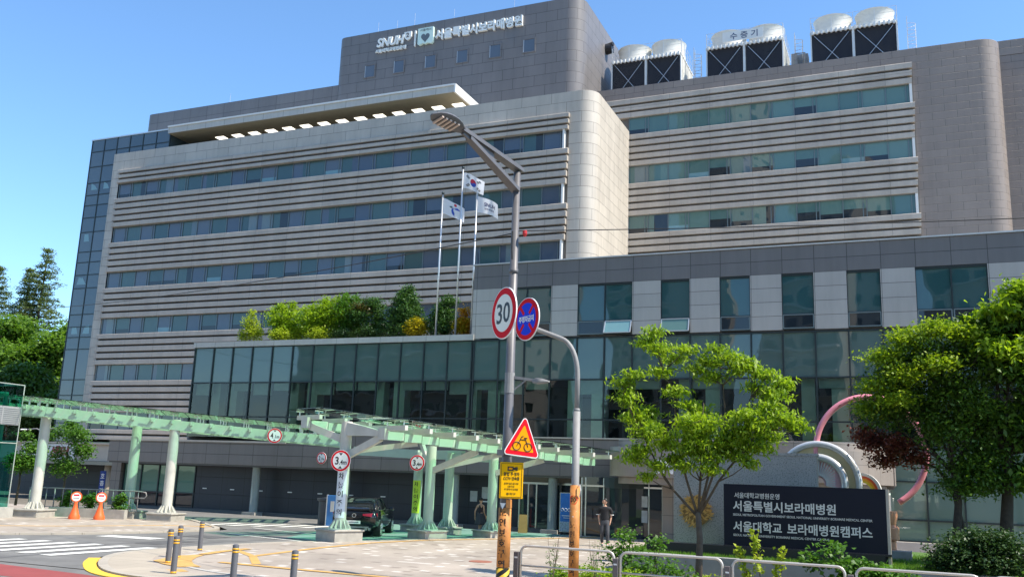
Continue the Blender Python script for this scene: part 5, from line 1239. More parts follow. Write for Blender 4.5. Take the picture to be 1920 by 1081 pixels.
# planter wall and railing behind the posts
b = MB(); b.prism([(-38.0, 33.0), (-34.2, 34.0), (-34.3, 34.3), (-38.1, 33.35)], -.1, .42); tag(b.build('planter_wall', M['plinthc']), 'low stone planter wall running behind the orange posts', 'low wall')
HR = thing('handrail', 'grey steel railing with looped ends along the planter behind the orange posts', 'railing', (-36, 34.2, .3))
b = MB(); P0, P1 = Vector((-3.2, -1.35, 0)), Vector((1.9, .45, 0))
for k in range(14): p = P0.lerp(P1, k / 13); b.tube([p, p + Vector((0, 0, 1.0))], .02 if k % 3 else .03, 6)
b.tube([P0 + Vector((0, 0, 1.0)), P1 + Vector((0, 0, 1.0)), P1 + Vector((.35, .1, .95)), P1 + Vector((.4, .12, .8)), P1 + Vector((.3, .1, .68)), P1 + Vector((-.5, -.17, .68))], .03, 8); b.tube([P0 + Vector((0, 0, .12)), P1 + Vector((0, 0, .12))], .02, 6)
b.build('rail', M['galv'], HR, smooth=True)
DL = thing('double_street_lamp', 'distant twin arm street lamp behind the left ivory column', 'street lamp', (-57, 48, 0))
b = MB(); b.tube([(0, 0, 0), (0, 0, 4.9)], .07, 8); b.tube([(-1.6, 0, 4.75), (-.5, 0, 4.85), (0, 0, 4.7), (.5, 0, 4.8), (1.7, 0, 4.95)], .04, 8); b.build('pole', M['galv'], DL)
for x, z in ((-1.75, 4.75), (1.85, 4.96)): b = MB(); b.loft([[(x + q * .3, w, z + h) for w, h in ((-.1, 0), (0, .07), (.1, 0), (0, -.03))] for q in (-1, 0, 1)]); b.build('lamp_head', M['white_paint'], DL)
VS = thing('column_banner', 'blue vertical banner with white letters on the cream column at the far left', 'banner', (-52.95, 50.3, .95))
b = MB(); b.obox((0, -.06, 0), (.42, .03, 2.2), R(20)); b.build('sheet', mat('navy banner', (.03, .07, .28), .5), VS)
for k, ch in enumerate('호흡기상'): put_text('letter', ch, M['sg_white'], VS, .28, .36, (0, -.085, .75 - k * .5), rot=R(20), bold=.02, depth=.006)
# ---------------- vegetation ----------------
def leaf_mesh(blobs, rng, leaf=(.12, .035), droop=.5, per=7, cl=.16, shell=.5, spread=1.0):
    """blobs: (x,y,z,rx,ry,rz,clusters). Every leaf a lozenge of its own, hung in clusters through the crown's volume"""
    V = []; 
    for (x, y, z, rx, ry, rz, n) in blobs:
        u = rng.normal(size=(n, 3)); u /= np.linalg.norm(u, axis=1)[:, None]
        r = (shell + (1 - shell) * rng.random(n)) ** .8 * (0.72 + .42 * rng.random(n)); r *= np.where(rng.random(n) < .25, rng.random(n), 1)
        cc = np.array([x, y, z]) + u * r[:, None] * np.array([rx, ry, rz])
        cc = np.repeat(cc, per, 0); k = len(cc)
        yaw = np.repeat(rng.random(n) * 6.283, per) + rng.normal(size=k) * .9
        pit = -droop + rng.normal(size=k) * .45
        d = np.stack([np.cos(yaw) * np.cos(pit), np.sin(yaw) * np.cos(pit), np.sin(pit)], 1)
        c = cc + rng.normal(size=(k, 3)) * cl * np.array([1, 1, .55]) * spread
        s = np.cross(d, np.array([0, 0, 1.0]) + rng.normal(size=(k, 3)) * .45); s /= np.linalg.norm(s, axis=1)[:, None]
        L = leaf[0] * (.65 + .7 * rng.random(k))[:, None]; W = leaf[1] * (.65 + .7 * rng.random(k))[:, None]
        nrm = np.cross(d, s)
        V.append(np.stack([c - d * L / 2, c + s * W - nrm * W * .25, c + d * L / 2 - np.array([0, 0, 1]) * L * .12, c - s * W - nrm * W * .25], 1).reshape(-1, 3))
    return np.concatenate(V)
def quads(name, V, m, parent=None):
    me = bpy.data.meshes.new(name); n = len(V) // 4
    me.vertices.add(len(V)); me.vertices.foreach_set('co', V.astype(np.float32).ravel())
    me.loops.add(len(V)); me.loops.foreach_set('vertex_index', np.arange(len(V), dtype=np.int32))
    me.polygons.add(n); me.polygons.foreach_set('loop_start', np.arange(0, len(V), 4, dtype=np.int32)); me.polygons.foreach_set('loop_total', np.full(n, 4, dtype=np.int32))
    for x in (m if isinstance(m, list) else [m]): me.materials.append(x)
    me.update(calc_edges=True); me.validate()
    o = bpy.data.objects.new(name, me); COL.objects.link(o)
    if parent: o.parent = parent
    return o
M['bark'] = mat('grey brown bark', (.105, .08, .058), .85, var=.3, scale=9, bump=.6, bscale=30)
M['bark_dark'] = mat('dark bark', (.05, .038, .03), .9, var=.3, scale=9, bump=.5, bscale=30)
def tree(name, label, cat, loc, blobs, trunk, r0, lm, seed, leaf=(.12, .035), droop=.5, per=7, cl=.16, shell=.5, bark=None, fork=None, group=None, twigs=2, crown='crown', extra=None):
    """trunk: local points; limbs run from the fork to every blob"""
    rng = np.random.default_rng(seed); t = thing(name, label, cat, loc, 0, group)
    b = MB(); n = len(trunk); b.tube(trunk, [r0 * (1 - .45 * k / (n - 1)) for k in range(n)], 10)
    f = Vector(fork if fork is not None else trunk[-1]); rr = random.Random(seed)
    for (x, y, z, rx, ry, rz, k) in blobs:
        e = Vector((x, y, z)); L = (e - f).length
        if L < .25: continue
        m1 = f.lerp(e, .35) + Vector((rr.uniform(-.08, .08) * L, rr.uniform(-.08, .08) * L, -.06 * L)); m2 = f.lerp(e, .7) + Vector((rr.uniform(-.05, .05) * L, rr.uniform(-.05, .05) * L, -.02 * L))
        rl = r0 * .5 * min(1, max(.3, L / 4)); b.tube([f, m1, m2, e], [rl, rl * .75, rl * .5, rl * .2], 6)
        for q in range(twigs):
            w = e + Vector((rr.uniform(-1, 1) * rx, rr.uniform(-1, 1) * ry, rr.uniform(-.3, .8) * rz)); b.tube([m2, m2.lerp(w, .5) + Vector((0, 0, .05 * L)), w], [rl * .35, rl * .22, rl * .1], 4)
    b.build('trunk', bark or M['bark'], t, smooth=True)
    quads(crown, leaf_mesh(blobs, rng, leaf, droop, per, cl, shell), lm, t)
    if extra:
        for nm, bl, mm in extra: quads(nm, leaf_mesh(bl, rng, leaf, droop, per, cl, shell), mm, t)
    return t
LM = {}
LM['lime'] = leafmat('fresh lime leaf', (.085, .18, .012), (.38, .50, .03), trans=.40)
LM['mid'] = leafmat('mid green leaf', (0.0483, 0.124, 0.0193), (0.117, 0.248, 0.0304), trans=.35)
LM['maple'] = leafmat('maple green leaf', (.025, .065, .012), (.12, .22, .022), trans=.28)
LM['mapleSun'] = leafmat('sunlit yellow green maple leaf', (.10, .20, .010), (.38, .46, .03), trans=.36)  # upper maple leaves: sunlight put into a brighter, yellower leaf colour
LM['red'] = leafmat('dark red maple leaf', (.085, .025, .022), (.26, .07, .05), trans=.35)
LM['brown'] = leafmat('bronze green leaf', (.05, .045, .015), (.12, .10, .03), trans=.25)
LM['dark'] = leafmat('dark shrub leaf', (0.0193, 0.0497, 0.0166), (0.0552, 0.11, 0.0276), trans=.2)
LM['conifer'] = leafmat('grey green needle', (0.069, 0.117, 0.0483), (0.179, 0.221, 0.0828), trans=.3)
LM['pine'] = leafmat('deep evergreen leaf', (0.0276, 0.0828, 0.0248), (0.0828, 0.166, 0.0414), trans=.25)
LM['gold'] = leafmat('golden leaf', (0.359, 0.304, 0.0138), (0.58, 0.442, 0.0276), trans=.35)
LM['orange'] = leafmat('orange leaf', (0.524, 0.262, 0.0276), (0.69, 0.386, 0.0414), trans=.35)
LM['yellowg'] = leafmat('yellow green leaf', (0.221, 0.304, 0.0207), (0.414, 0.469, 0.0414), trans=.4)

# slender street tree: few long limbs, foliage in separate drooping tiers
def limbed_tree(name, label, cat, loc, trunk, r0, limbs, lm, seed, leaf, per, cl, droop, dens, bark):
    rng = np.random.default_rng(seed); rr = random.Random(seed); t = thing(name, label, cat, loc)
    b = MB(); n = len(trunk); b.tube(trunk, [r0 * (1.0 - .3 * k / (n - 1)) for k in range(n)], 12); f = Vector(trunk[-1]); bl_ = []
    for pts, blobs in limbs:
        P = [f - Vector((0, 0, .12))] + [Vector(p) for p in pts]; m_ = len(P)
        b.tube(P, [r0 * .36 * (1 - .8 * k / (m_ - 1)) for k in range(m_)], 8)
        for (x, y, z, a, c) in blobs:
            e = Vector((x, y, z)); q = min(P[1:], key=lambda p: (p - e).length + (0 if p.z < e.z else .6)); mid = q.lerp(e, .5) + Vector((0, 0, -.05))
            if (q - e).length > .1: b.tube([q, mid, e], [.02, .014, .006], 5)
            for w in range(4): g = e + Vector((rr.uniform(-.9, .9) * a, rr.uniform(-.7, .7) * a, rr.uniform(-.5, .5) * c)); b.tube([e.lerp(mid, .4), e.lerp(g, .5) + Vector((0, 0, .06)), g], [.011, .008, .004], 4)
            bl_.append((x, y, z, a, a * .85, c, int(dens * a * c + 10)))
    b.build('trunk', bark, t, smooth=True); quads('crown', leaf_mesh(bl_, rng, leaf, droop, per, cl, .25), lm, t); return t
_t = lambda px_, py_: ((px_ - 1312) / 74.0, 0.54 + (1060 - py_) / 74.0)
def _B(px_, py_, a, c, y=0): x, z = _t(px_, py_); return (x - .005 * (z - .5), y, z, a / 74, c / 74)
def _P(px_, py_, y=0): x, z = _t(px_, py_); return (x - .005 * (z - .5), y, z)
limbs = [([_P(1262, 922), _P(1236, 880, -.1), _P(1215, 835, -.2), _P(1185, 780, -.2), _P(1168, 742, -.2)], [_B(1250, 835, 34, 20, -.2), _B(1222, 812, 40, 24, -.3), _B(1195, 785, 40, 24, 0), _B(1180, 752, 34, 17, -.2), _B(1165, 722, 30, 14, -.1), _B(1190, 705, 30, 11, -.2), _B(1205, 850, 30, 14, -.3), _B(1265, 865, 26, 12, 0), _B(1215, 775, 26, 12, .3), _B(1195, 868, 30, 11, -.2), _B(1240, 880, 30, 12, -.4), _B(1215, 900, 18, 8, -.2)]),
         ([_P(1290, 905), _P(1275, 860, .2), _P(1265, 810, .3), _P(1262, 745, .3), _P(1240, 690, .3), _P(1222, 645, .2)], [_B(1205, 632, 32, 12, .2), _B(1232, 650, 36, 16, .1), _B(1262, 668, 32, 13, .5), _B(1240, 695, 36, 13, .2), _B(1285, 650, 30, 10, .3), _B(1225, 615, 22, 9, .2), _B(1265, 735, 34, 12, .2), _B(1295, 760, 34, 12, .3), _B(1318, 775, 26, 10, .1)]),
         ([_P(1316, 905), _P(1322, 850, -.2), _P(1325, 800, -.3), _P(1330, 760, -.4)], [_B(1300, 805, 40, 24, -.4), _B(1340, 800, 42, 26, -.5), _B(1320, 835, 44, 22, -.4), _B(1370, 830, 40, 22, -.2), _B(1300, 850, 34, 15, -.4), _B(1335, 865, 34, 14, -.4), _B(1295, 880, 28, 10, -.5), _B(1345, 885, 26, 10, -.5), _B(1310, 815, 44, 22, .2), _B(1355, 845, 40, 18, .2)]),
         ([_P(1330, 900), _P(1345, 840, .4), _P(1358, 780, .5), _P(1355, 720, .5), _P(1372, 690, .4)], [_B(1325, 675, 34, 13, .5), _B(1362, 668, 40, 16, .4), _B(1385, 690, 32, 13, .3), _B(1340, 705, 40, 12, .5), _B(1310, 690, 30, 10, .4), _B(1345, 650, 24, 9, .4)]),
         ([_P(1350, 905), _P(1395, 850, -.1), _P(1430, 810, -.2), _P(1470, 780, -.2)], [_B(1395, 815, 40, 22, -.2), _B(1430, 800, 44, 22, -.3), _B(1470, 790, 40, 18, -.2), _B(1498, 800, 26, 13, -.1), _B(1420, 840, 36, 15, -.1), _B(1450, 765, 44, 14, -.1), _B(1405, 785, 40, 17, -.4), _B(1385, 858, 28, 11, -.1), _B(1410, 870, 24, 9, -.3), _B(1400, 835, 44, 16, .3), _B(1440, 820, 40, 14, .3)]),
         ([_P(1345, 880), _P(1385, 810, .3), _P(1410, 745, .3), _P(1420, 705, .3)], [_B(1415, 690, 30, 13, .3), _B(1440, 705, 40, 13, .2), _B(1470, 722, 34, 12, .3), _B(1425, 728, 36, 12, .4), _B(1455, 742, 36, 11, .1), _B(1400, 676, 18, 8, .3)])]
limbed_tree('slender_tree', 'slender young tree with drooping lime green leaves in front of the black sign', 'tree', (-4.95, 24.0, 0), [(-.03, 0, 0), (0, 0, .6), (.02, 0, 1.2), (-.02, 0, 1.85)], .10, limbs, LM['lime'], 11, (.135, .027), 9, .10, .55, 275, M['bark'])
# maples on the raised lawn
def px(*a): return a
mb1 = [(.1, .1, 2.75, .8, .9, .35, 100), (1.0, .1, 2.9, .8, .9, .4, 110), (-2.5, .3, 4.9, 1.2, 1.2, .7, 230), (-2.0, 0, 6.0, 1.0, 1.1, .75, 210), (-.9, 0, 6.6, 1.1, 1.2, .7, 230), (-1.2, .3, 5.2, 1.3, 1.3, .8, 260), (0, 0, 5.6, 1.3, 1.3, .8, 260), (-.3, .2, 4.4, 1.4, 1.3, .75, 280), (.9, .1, 4.9, 1.2, 1.3, .8, 240), (1.0, .2, 3.7, 1.2, 1.2, .7, 220), (.2, .1, 3.3, 1.1, 1.1, .5, 170), (.4, 0, 6.5, .9, 1, .6, 170)]
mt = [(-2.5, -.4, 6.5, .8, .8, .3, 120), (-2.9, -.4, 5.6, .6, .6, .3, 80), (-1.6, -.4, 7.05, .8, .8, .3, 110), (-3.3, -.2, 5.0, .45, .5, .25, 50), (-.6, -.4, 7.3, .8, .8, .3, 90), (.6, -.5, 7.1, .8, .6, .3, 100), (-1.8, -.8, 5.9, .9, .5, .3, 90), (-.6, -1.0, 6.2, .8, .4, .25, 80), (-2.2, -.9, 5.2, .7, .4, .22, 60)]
tree('maple_tree', 'broad green maple with sunlit yellow tips right of the pink ring', 'tree', (1.25, 30.0, .5), [(x * .74 + .12, y, z - .5, a * .82, c, d, n) for x, y, z, a, c, d, n in mb1], [(0, 0, 0), (-.05, 0, .9), (.05, 0, 1.8), (-.02, .0, 2.6)], .15, LM['maple'], 21, (.12, .034), .25, 10, .18, .3, M['bark_dark'], twigs=2, extra=[('yellow_leaves', [(x * .74 + .12, y, z - .5, a * .85, c, d, n) for x, y, z, a, c, d, n in mt], LM['mapleSun'])])
rbq = [(-2.7, 0, 3.9, .75, .8, .45, 130), (-1.7, 0, 3.75, .9, .8, .45, 150), (-.9, .1, 3.4, .7, .8, .35, 100), (-2.2, .2, 3.3, .7, .7, .25, 90), (-3.1, 0, 4.2, .3, .4, .2, 30)]
tree('red_maple_tree', 'dark red leaved maple bough reaching over the pink ring', 'tree', (.9, 30.7, .5), [(x * .68 - .05, y, z - .35, a * .58, c * .7, d * .85, int(n * .7)) for x, y, z, a, c, d, n in rbq], [(.5, 0, 0), (.48, 0, 1.2), (.3, 0, 2.2), (-.1, 0, 2.8)], .09, LM['red'], 22, (.13, .04), .2, 8, .17, .3, M['bark_dark'])
rt = [(1.0, 0, 8.0, .9, 1, .5, 150), (.2, 0, 7.3, 1.0, 1, .6, 190), (1.5, .2, 7.0, 1.3, 1.2, .8, 260), (.3, -.3, 6.2, 1.2, 1.1, .6, 220), (1.3, -.2, 5.6, 1.2, 1.1, .7, 230), (.2, .2, 4.6, 1.1, 1.1, .7, 200), (1.4, .1, 4.2, 1.2, 1.1, .7, 220), (.7, .1, 3.1, 1.2, 1.1, .5, 190), (-.6, .1, 7.4, .6, .6, .4, 90), (2.2, 0, 5, 1, 1, 1.6, 200)]
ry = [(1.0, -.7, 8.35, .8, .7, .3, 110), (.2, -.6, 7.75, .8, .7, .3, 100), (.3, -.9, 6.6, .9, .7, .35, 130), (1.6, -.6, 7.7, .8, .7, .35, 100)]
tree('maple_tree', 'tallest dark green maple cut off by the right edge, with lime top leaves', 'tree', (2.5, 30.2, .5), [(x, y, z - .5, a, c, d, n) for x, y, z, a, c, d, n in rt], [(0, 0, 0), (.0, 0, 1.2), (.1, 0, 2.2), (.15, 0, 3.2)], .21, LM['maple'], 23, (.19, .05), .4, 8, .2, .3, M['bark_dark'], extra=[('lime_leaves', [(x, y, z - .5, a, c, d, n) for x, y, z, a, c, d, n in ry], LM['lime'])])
tree('maple_tree', 'maple mostly outside the right edge of the view', 'tree', (5.6, 30.6, .5), [(0, 0, 6, 1.8, 1.8, 1.4, 420), (-.8, 0, 4.3, 1.5, 1.6, 1, 300), (.8, 0, 4.6, 1.6, 1.6, 1.1, 300), (0, 0, 3.2, 1.6, 1.5, .6, 220)], [(0, 0, 0), (0, 0, 2.4)], .18, LM['maple'], 24, (.19, .05), .4, 8, .2, .3, M['bark_dark'])

def shrub(name, label, loc, blobs, lm, seed, leaf=(.09, .035), per=8, cl=.09, cat='shrub', group=None, droop=.0, shell=.5, stems=True, extra=None):
    rng = np.random.default_rng(seed); t = thing(name, label, cat, loc, 0, group)
    if stems:
        b = MB(); rr = random.Random(seed)
        for (x, y, z, rx, ry, rz, k) in blobs:
            for q in range(3): b.tube([(x * .3 + rr.uniform(-.05, .05), y * .3, 0), (x * .7, y * .7, z * .55), (x + rr.uniform(-.6, .6) * rx, y + rr.uniform(-.5, .5) * ry, z + rz * rr.uniform(0, .7))], [.022, .014, .006], 5)
        b.build('stem', M['bark'], t)
    quads('foliage', leaf_mesh(blobs, rng, leaf, droop, per, cl, shell), lm, t)
    if extra:
        for nm, bl_, mm in extra: quads(nm, leaf_mesh(bl_, rng, leaf, droop, per, cl, shell), mm, t)
    return t
shrub('round_shrub', 'big dark round shrub at the lower right corner below the maples', (1.55, 27.4, .4), [(0, 0, .6, 1.25, 1.0, .72, 900), (-.5, 0, .35, .85, .9, .45, 380), (.8, 0, .55, 1.0, .9, .7, 420), (.2, 0, 1.0, .8, .7, .35, 250)], LM['dark'], 31, (.085, .032), 8, .08)
shrub('rose_bush', 'leafy rose bush behind the guard rail, below the walking man', (-6.0, 22.6, -.15), [(-.7, 0, .95, .45, .4, .3, 60), (0, 0, .65, .9, .5, .45, 170), (.7, 0, .5, .6, .4, .3, 90), (-.5, .2, 1.35, .3, .3, .25, 34), (.3, .3, 1.25, .25, .25, .22, 26)], LM['mid'], 32, (.085, .035), 7, .1)
shrub('low_shrub', 'low bright green ground shrub at the foot of the sign post', (-7.2, 21.9, 0), [(0, 0, .3, .9, .5, .3, 190), (.9, 0, .28, .7, .5, .28, 150), (-.7, 0, .25, .4, .4, .25, 70)], LM['lime'], 33, (.07, .028), 7, .07)
for i, (x, y, lab) in enumerate(((-7.85, 21.2, 'thin wispy weed stem left of the sign post'), (-6.85, 21.4, 'thin wispy weed stem right of the sign post'))):
    b = MB(); rr = random.Random(40 + i); t = thing('weed', lab, 'weed', (x, y, 0), 0)
    for k in range(7): a = rr.random() * 6.28; b.tube([(0, 0, 0), (.06 * math.cos(a), .06 * math.sin(a), .5), (.16 * math.cos(a), .16 * math.sin(a), .85 + rr.random() * .5)], [.008, .006, .003], 4)
    b.build('stem', M['bark'], t); quads('leaves', leaf_mesh([(0, 0, .65, .2, .2, .55, 60)], np.random.default_rng(50 + i), (.05, .012), .0, 4, .03), LM['mid'], t)
def vine(label, loc, spots, lm, seed):
    t = thing('climbing_plant', label, 'plant', loc); b = MB(); rr = random.Random(seed); bl_ = []
    for (x, h) in spots:
        p = [(x * .4, 0, 0), (x * .8 + .05, .05, h * .5), (x, 0, h)]; b.tube(p, [.012, .01, .004], 5)
        for k in range(9): f = .35 + .65 * k / 8; bl_.append((x * (.4 + .6 * f), 0, h * f, .06, .06, .06, 3))
    b.build('stem', M['bark'], t); quads('leaves', leaf_mesh(bl_, np.random.default_rng(seed), (.10, .042), .5, 5, .06), lm, t)
vine('three upright yellow green shoots growing before the left half of the black sign', (-3.35, 24.3, 0), [(-.7, 1.0), (-.3, 1.4), (.4, 1.05)], LM['yellowg'], 61)
shrub('leafy_shrub', 'arching leafy shrub before the right end of the black sign', (-1.2, 24.6, -.1), [(-.6, 0, 1.2, .3, .3, .2, 22), (-.2, 0, .85, .5, .4, .26, 60), (.4, 0, .65, .6, .4, .3, 90), (-1.1, 0, .9, .35, .3, .2, 36), (.1, 0, .45, .9, .5, .4, 150), (.9, 0, .5, .5, .4, .4, 80)], LM['mid'], 62, (.11, .05), 6, .1, droop=.3)
shrub('low_shrub', 'low bright shrub at the lower right beside the round shrub', (3.0, 25.2, 0), [(0, 0, .45, .8, .5, .45, 170)], LM['lime'], 63, (.08, .035), 7, .09)
shrub('low_shrub', 'low yellow green shrub at the foot of the slender tree', (-4.9, 24.6, 0), [(0, 0, .12, .6, .3, .14, 70), (.6, .1, .1, .4, .3, .12, 40)], LM['yellowg'], 64, (.07, .028), 7, .07)
# grass of the raised lawn: one mass of blades
rng = np.random.default_rng(77); n = 26000; P = np.stack([rng.uniform(-8, 3.5, n), 0 * rng.random(n), np.full(n, .53)], 1); P[:, 1] = 27.4 + rng.random(n) ** 1.2 * 6.2 - (P[:, 0] + 8) * .06
yw = rng.random(n) * 6.283; h = .05 + .06 * rng.random(n); s = np.stack([np.cos(yw), np.sin(yw), 0 * yw], 1) * .008; ln = np.stack([rng.normal(size=n) * .02, rng.normal(size=n) * .02, h], 1)
struct(quads('lawn_grass', np.stack([P - s, P + s, P + ln + s * .3, P + ln - s * .3], 1).reshape(-1, 3), leafmat('grass blade', (.08, .17, .02), (.15, .28, .03), trans=.4)), 'stuff')

# roof garden, one plant after another
Z0 = 10.3
def rg(label, x, bl_, lm, seed, y=47.2, **k): bl_ = [(a, b_, c * .86, d, e, f, int(n * 1.25)) for a, b_, c, d, e, f, n in bl_]; return shrub(k.pop('name', 'garden_shrub'), label, (x, y, Z0), bl_, lm, seed, (.13, .05), 7, .13, group='plants of the roof garden', **k)
rg('thin pale sapling at the left end of the roof garden', -38.6, [(0, 0, 1.4, .55, .5, 1.0, 130), (.5, 0, .9, .5, .4, .5, 60), (-.5, 0, .8, .4, .4, .4, 40), (0, 0, 2.5, .15, .15, .3, 10)], LM['yellowg'], 71, name='garden_sapling', cat='sapling')
rg('rounded bright green tree next to the pale sapling on the roof', -36.1, [(0, 0, 1.9, 1.3, 1.1, 1.0, 420), (.4, 0, 1.0, 1.3, 1.0, .8, 300), (-.3, 0, 2.8, .35, .3, .35, 30), (.6, 0, 2.9, .3, .3, .3, 26)], LM['lime'], 72, name='garden_tree', cat='tree')
rg('wide lime green tree in the middle left of the roof garden', -33.2, [(-.6, 0, 1.9, 1.3, 1.1, 1.0, 380), (.8, 0, 2.1, 1.3, 1.1, 1.0, 380), (0, 0, 1.0, 1.5, 1.0, .7, 300), (.2, 0, 3.0, .4, .4, .4, 40), (1.2, 0, 3.1, .3, .3, .3, 26)], LM['lime'], 73, name='garden_tree', cat='tree')
rg('green tree with upswept twigs left of the dark reddish tree on the roof', -31.2, [(0, 0, 2.2, 1.1, 1.0, 1.0, 330), (-.3, 0, 3.2, .3, .3, .4, 30), (.3, 0, 3.1, .3, .3, .4, 30), (0, .2, 1.1, 1.0, .9, .7, 200)], LM['mid'], 74, name='garden_tree', cat='tree')
rg('dark tree with a brownish crown left of the big cone shaped evergreen', -29.6, [(0, 0, 2.6, .9, .8, .6, 180), (-.5, -.1, 1.8, 1.1, .9, .5, 170), (.3, 0, .8, .9, .8, .6, 150), (.5, 0, 1.6, .4, .4, .8, 80)], LM['pine'], 75, name='garden_tree', cat='tree', extra=[('brown_leaves', [(-.5, -.4, 2.0, .9, .5, .4, 80)], LM['brown'])])
rg('big cone shaped evergreen, tallest plant of the roof garden', -27.3, [(0, 0, .9, 1.7, 1.3, .9, 560), (0, 0, 1.9, 1.3, 1.1, .8, 430), (.05, 0, 2.8, .85, .8, .7, 260), (.15, 0, 3.4, .4, .4, .45, 80), (.25, 0, 3.75, .12, .12, .2, 10)], LM['pine'], 76, name='garden_evergreen', cat='evergreen')
rg('round golden yellow bush right of the big cone shaped evergreen', -26.05, [(0, 0, .75, .8, .6, .6, 260)], LM['gold'], 77, y=46.5)
rg('dark rounded evergreen with a tuft on top between the golden bush and the orange shrub', -24.6, [(0, 0, .9, 1.1, .9, .85, 380), (.1, 0, 1.8, .7, .7, .5, 160), (.3, .2, 2.6, .6, .5, .35, 90)], LM['pine'], 78, y=46.8, name='garden_evergreen', cat='evergreen')
rg('orange and yellow leaved shrub at the right end of the roof garden', -23.0, [(0, 0, .75, .6, .5, .65, 190), (0, 0, 1.7, .3, .3, .35, 40)], LM['orange'], 79, y=46.6, extra=[('yellow_leaves', [(0, -.2, .6, .6, .4, .5, 120)], LM['gold'])])
rg('continuous low green hedge along the back of the roof garden', -31.0, [(-6 + 1.1 * k, 0, .8 + .25 * ((k * 7) % 3), .9, .5, .7, 90) for k in range(8)], LM['mid'], 83, y=48.6, name='garden_hedge', cat='hedge')
rg('low yellow green bush before the rounded bright green tree', -35.5, [(0, 0, .45, .8, .4, .35, 140)], LM['yellowg'], 80, y=46.2)
rg('small yellow green bush under the wide lime tree', -32.7, [(0, 0, .5, .6, .4, .4, 110)], LM['yellowg'], 81, y=46.2)
rg('dark low hedge under the dark brownish tree on the roof', -30.2, [(-.8, 0, .4, .9, .4, .4, 130), (.8, 0, .4, .9, .4, .4, 130)], LM['dark'], 82, y=46.4, name='garden_hedge', cat='hedge')

# trees on the hill at the left
b = MB(); hv = [(-78, 62), (-92, 55), (-140, 60), (-160, 110), (-120, 150), (-84, 110)]
b.loft([[(x, y, -.2) for x, y in hv], [(-105 + (x + 105) * .55, 90 + (y - 90) * .55, 10) for x, y in hv], [(-105 + (x + 105) * .1, 90 + (y - 90) * .1, 14) for x, y in hv]])
struct(b.build('hill', M['earth']))
def big(label, x, y, z0, h, w, lm, seed, name='broadleaf_tree', n=1.0, leaf=(.42, .17)):
    rr = random.Random(seed); bl_ = []
    for k in range(13):
        f = rr.random(); a = rr.random() * 6.28; r = w * (.25 + .6 * (1 - abs(f - .4))) * rr.random() ** .5
        bl_.append((r * math.cos(a) * .8, r * math.sin(a) * .8, h * (.25 + .62 * f), w * .42, w * .42, h * .13, int(150 * n)))
    bl_.append((0, 0, h * .9, w * .35, w * .35, h * .1, int(110 * n)))
    return tree(name, label, 'tree', (x, y, z0), bl_, [(0, 0, 0), (.1, 0, h * .25), (0, 0, h * .5)], w * .07, lm, seed, leaf, .3, 7, .45, .35, M['bark_dark'], twigs=1)
LM['hill'] = leafmat('hill tree leaf', (.075, .155, .025), (.16, .28, .04), trans=.42, scale=.25)
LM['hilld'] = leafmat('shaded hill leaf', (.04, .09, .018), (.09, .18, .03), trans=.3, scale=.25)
big('big bright green tree at the left edge beside the glass stair tower', -99, 78, 4, 16.0, 8.5, LM['hill'], 101, n=2.2)
big('bright green tree right against the glass stair tower', -93, 81, 4, 15.5, 6.8, LM['hill'], 102, n=1.8)
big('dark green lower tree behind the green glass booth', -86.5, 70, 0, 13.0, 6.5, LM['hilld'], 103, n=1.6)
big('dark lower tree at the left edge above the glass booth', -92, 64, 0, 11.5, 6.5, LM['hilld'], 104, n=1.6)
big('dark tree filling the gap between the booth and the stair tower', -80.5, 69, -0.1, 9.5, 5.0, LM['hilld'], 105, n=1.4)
def conifer(label, x, y, z0, h, w, seed, lean=0.0):
    rr = random.Random(seed); bl_ = []; L_ = []
    for k in range(26):
        f = .12 + .86 * k / 25; n = int(7 * (1 - f)) + 3; rmax = w * (1 - f) ** .8 * rr.uniform(.75, 1.1) + .12
        for q in range(n):
            a = 2 * math.pi * (q + rr.random() * .8) / n; ln = rmax * rr.uniform(.55, 1.0); tip = (lean * f + ln * math.cos(a), ln * math.sin(a), h * f + .12 * ln)
            L_.append(((lean * f, 0, h * f), tip))
            for e in ((.45, .7, 1.0) if ln > 1.2 else (.6, 1.0)):
                bl_.append((lean * f + ln * e * math.cos(a), ln * e * math.sin(a), h * f + .12 * ln * e + rr.uniform(-.15, .1), .45, .45, .22, 8))
    rng = np.random.default_rng(seed); t = thing('conifer_tree', label, 'tree', (x, y, z0))
    b = MB(); b.tube([(0, 0, 0), (lean * .5, 0, h * .5), (lean, 0, h)], [.3, .2, .04], 8)
    for p, q in L_: b.tube([p, q], [.05, .015], 4)
    b.build('trunk', M['bark_dark'], t, smooth=True)
    quads('crown', leaf_mesh(bl_, rng, (.34, .07), -.15, 5, .26, .2), LM['conifer'], t)
    return t
conifer('tall airy conifer rising above the green trees at the left', -106, 86, 9, 21.8, 7.0, 111, .6)
conifer('conifer cut off by the left edge beside the tall airy conifer', -117, 88, 9, 20.5, 7.0, 112)
conifer('lower conifer between the tall conifer and the glass stair tower', -101.5, 92, 10, 16.5, 6.0, 113)
conifer('second spire of conifer just left of the tall airy conifer', -109.5, 87, 9, 19.5, 6.2, 114)
conifer('small conifer top just left of the glass stair tower', -104.5, 98, 10, 16.5, 4.0, 115)
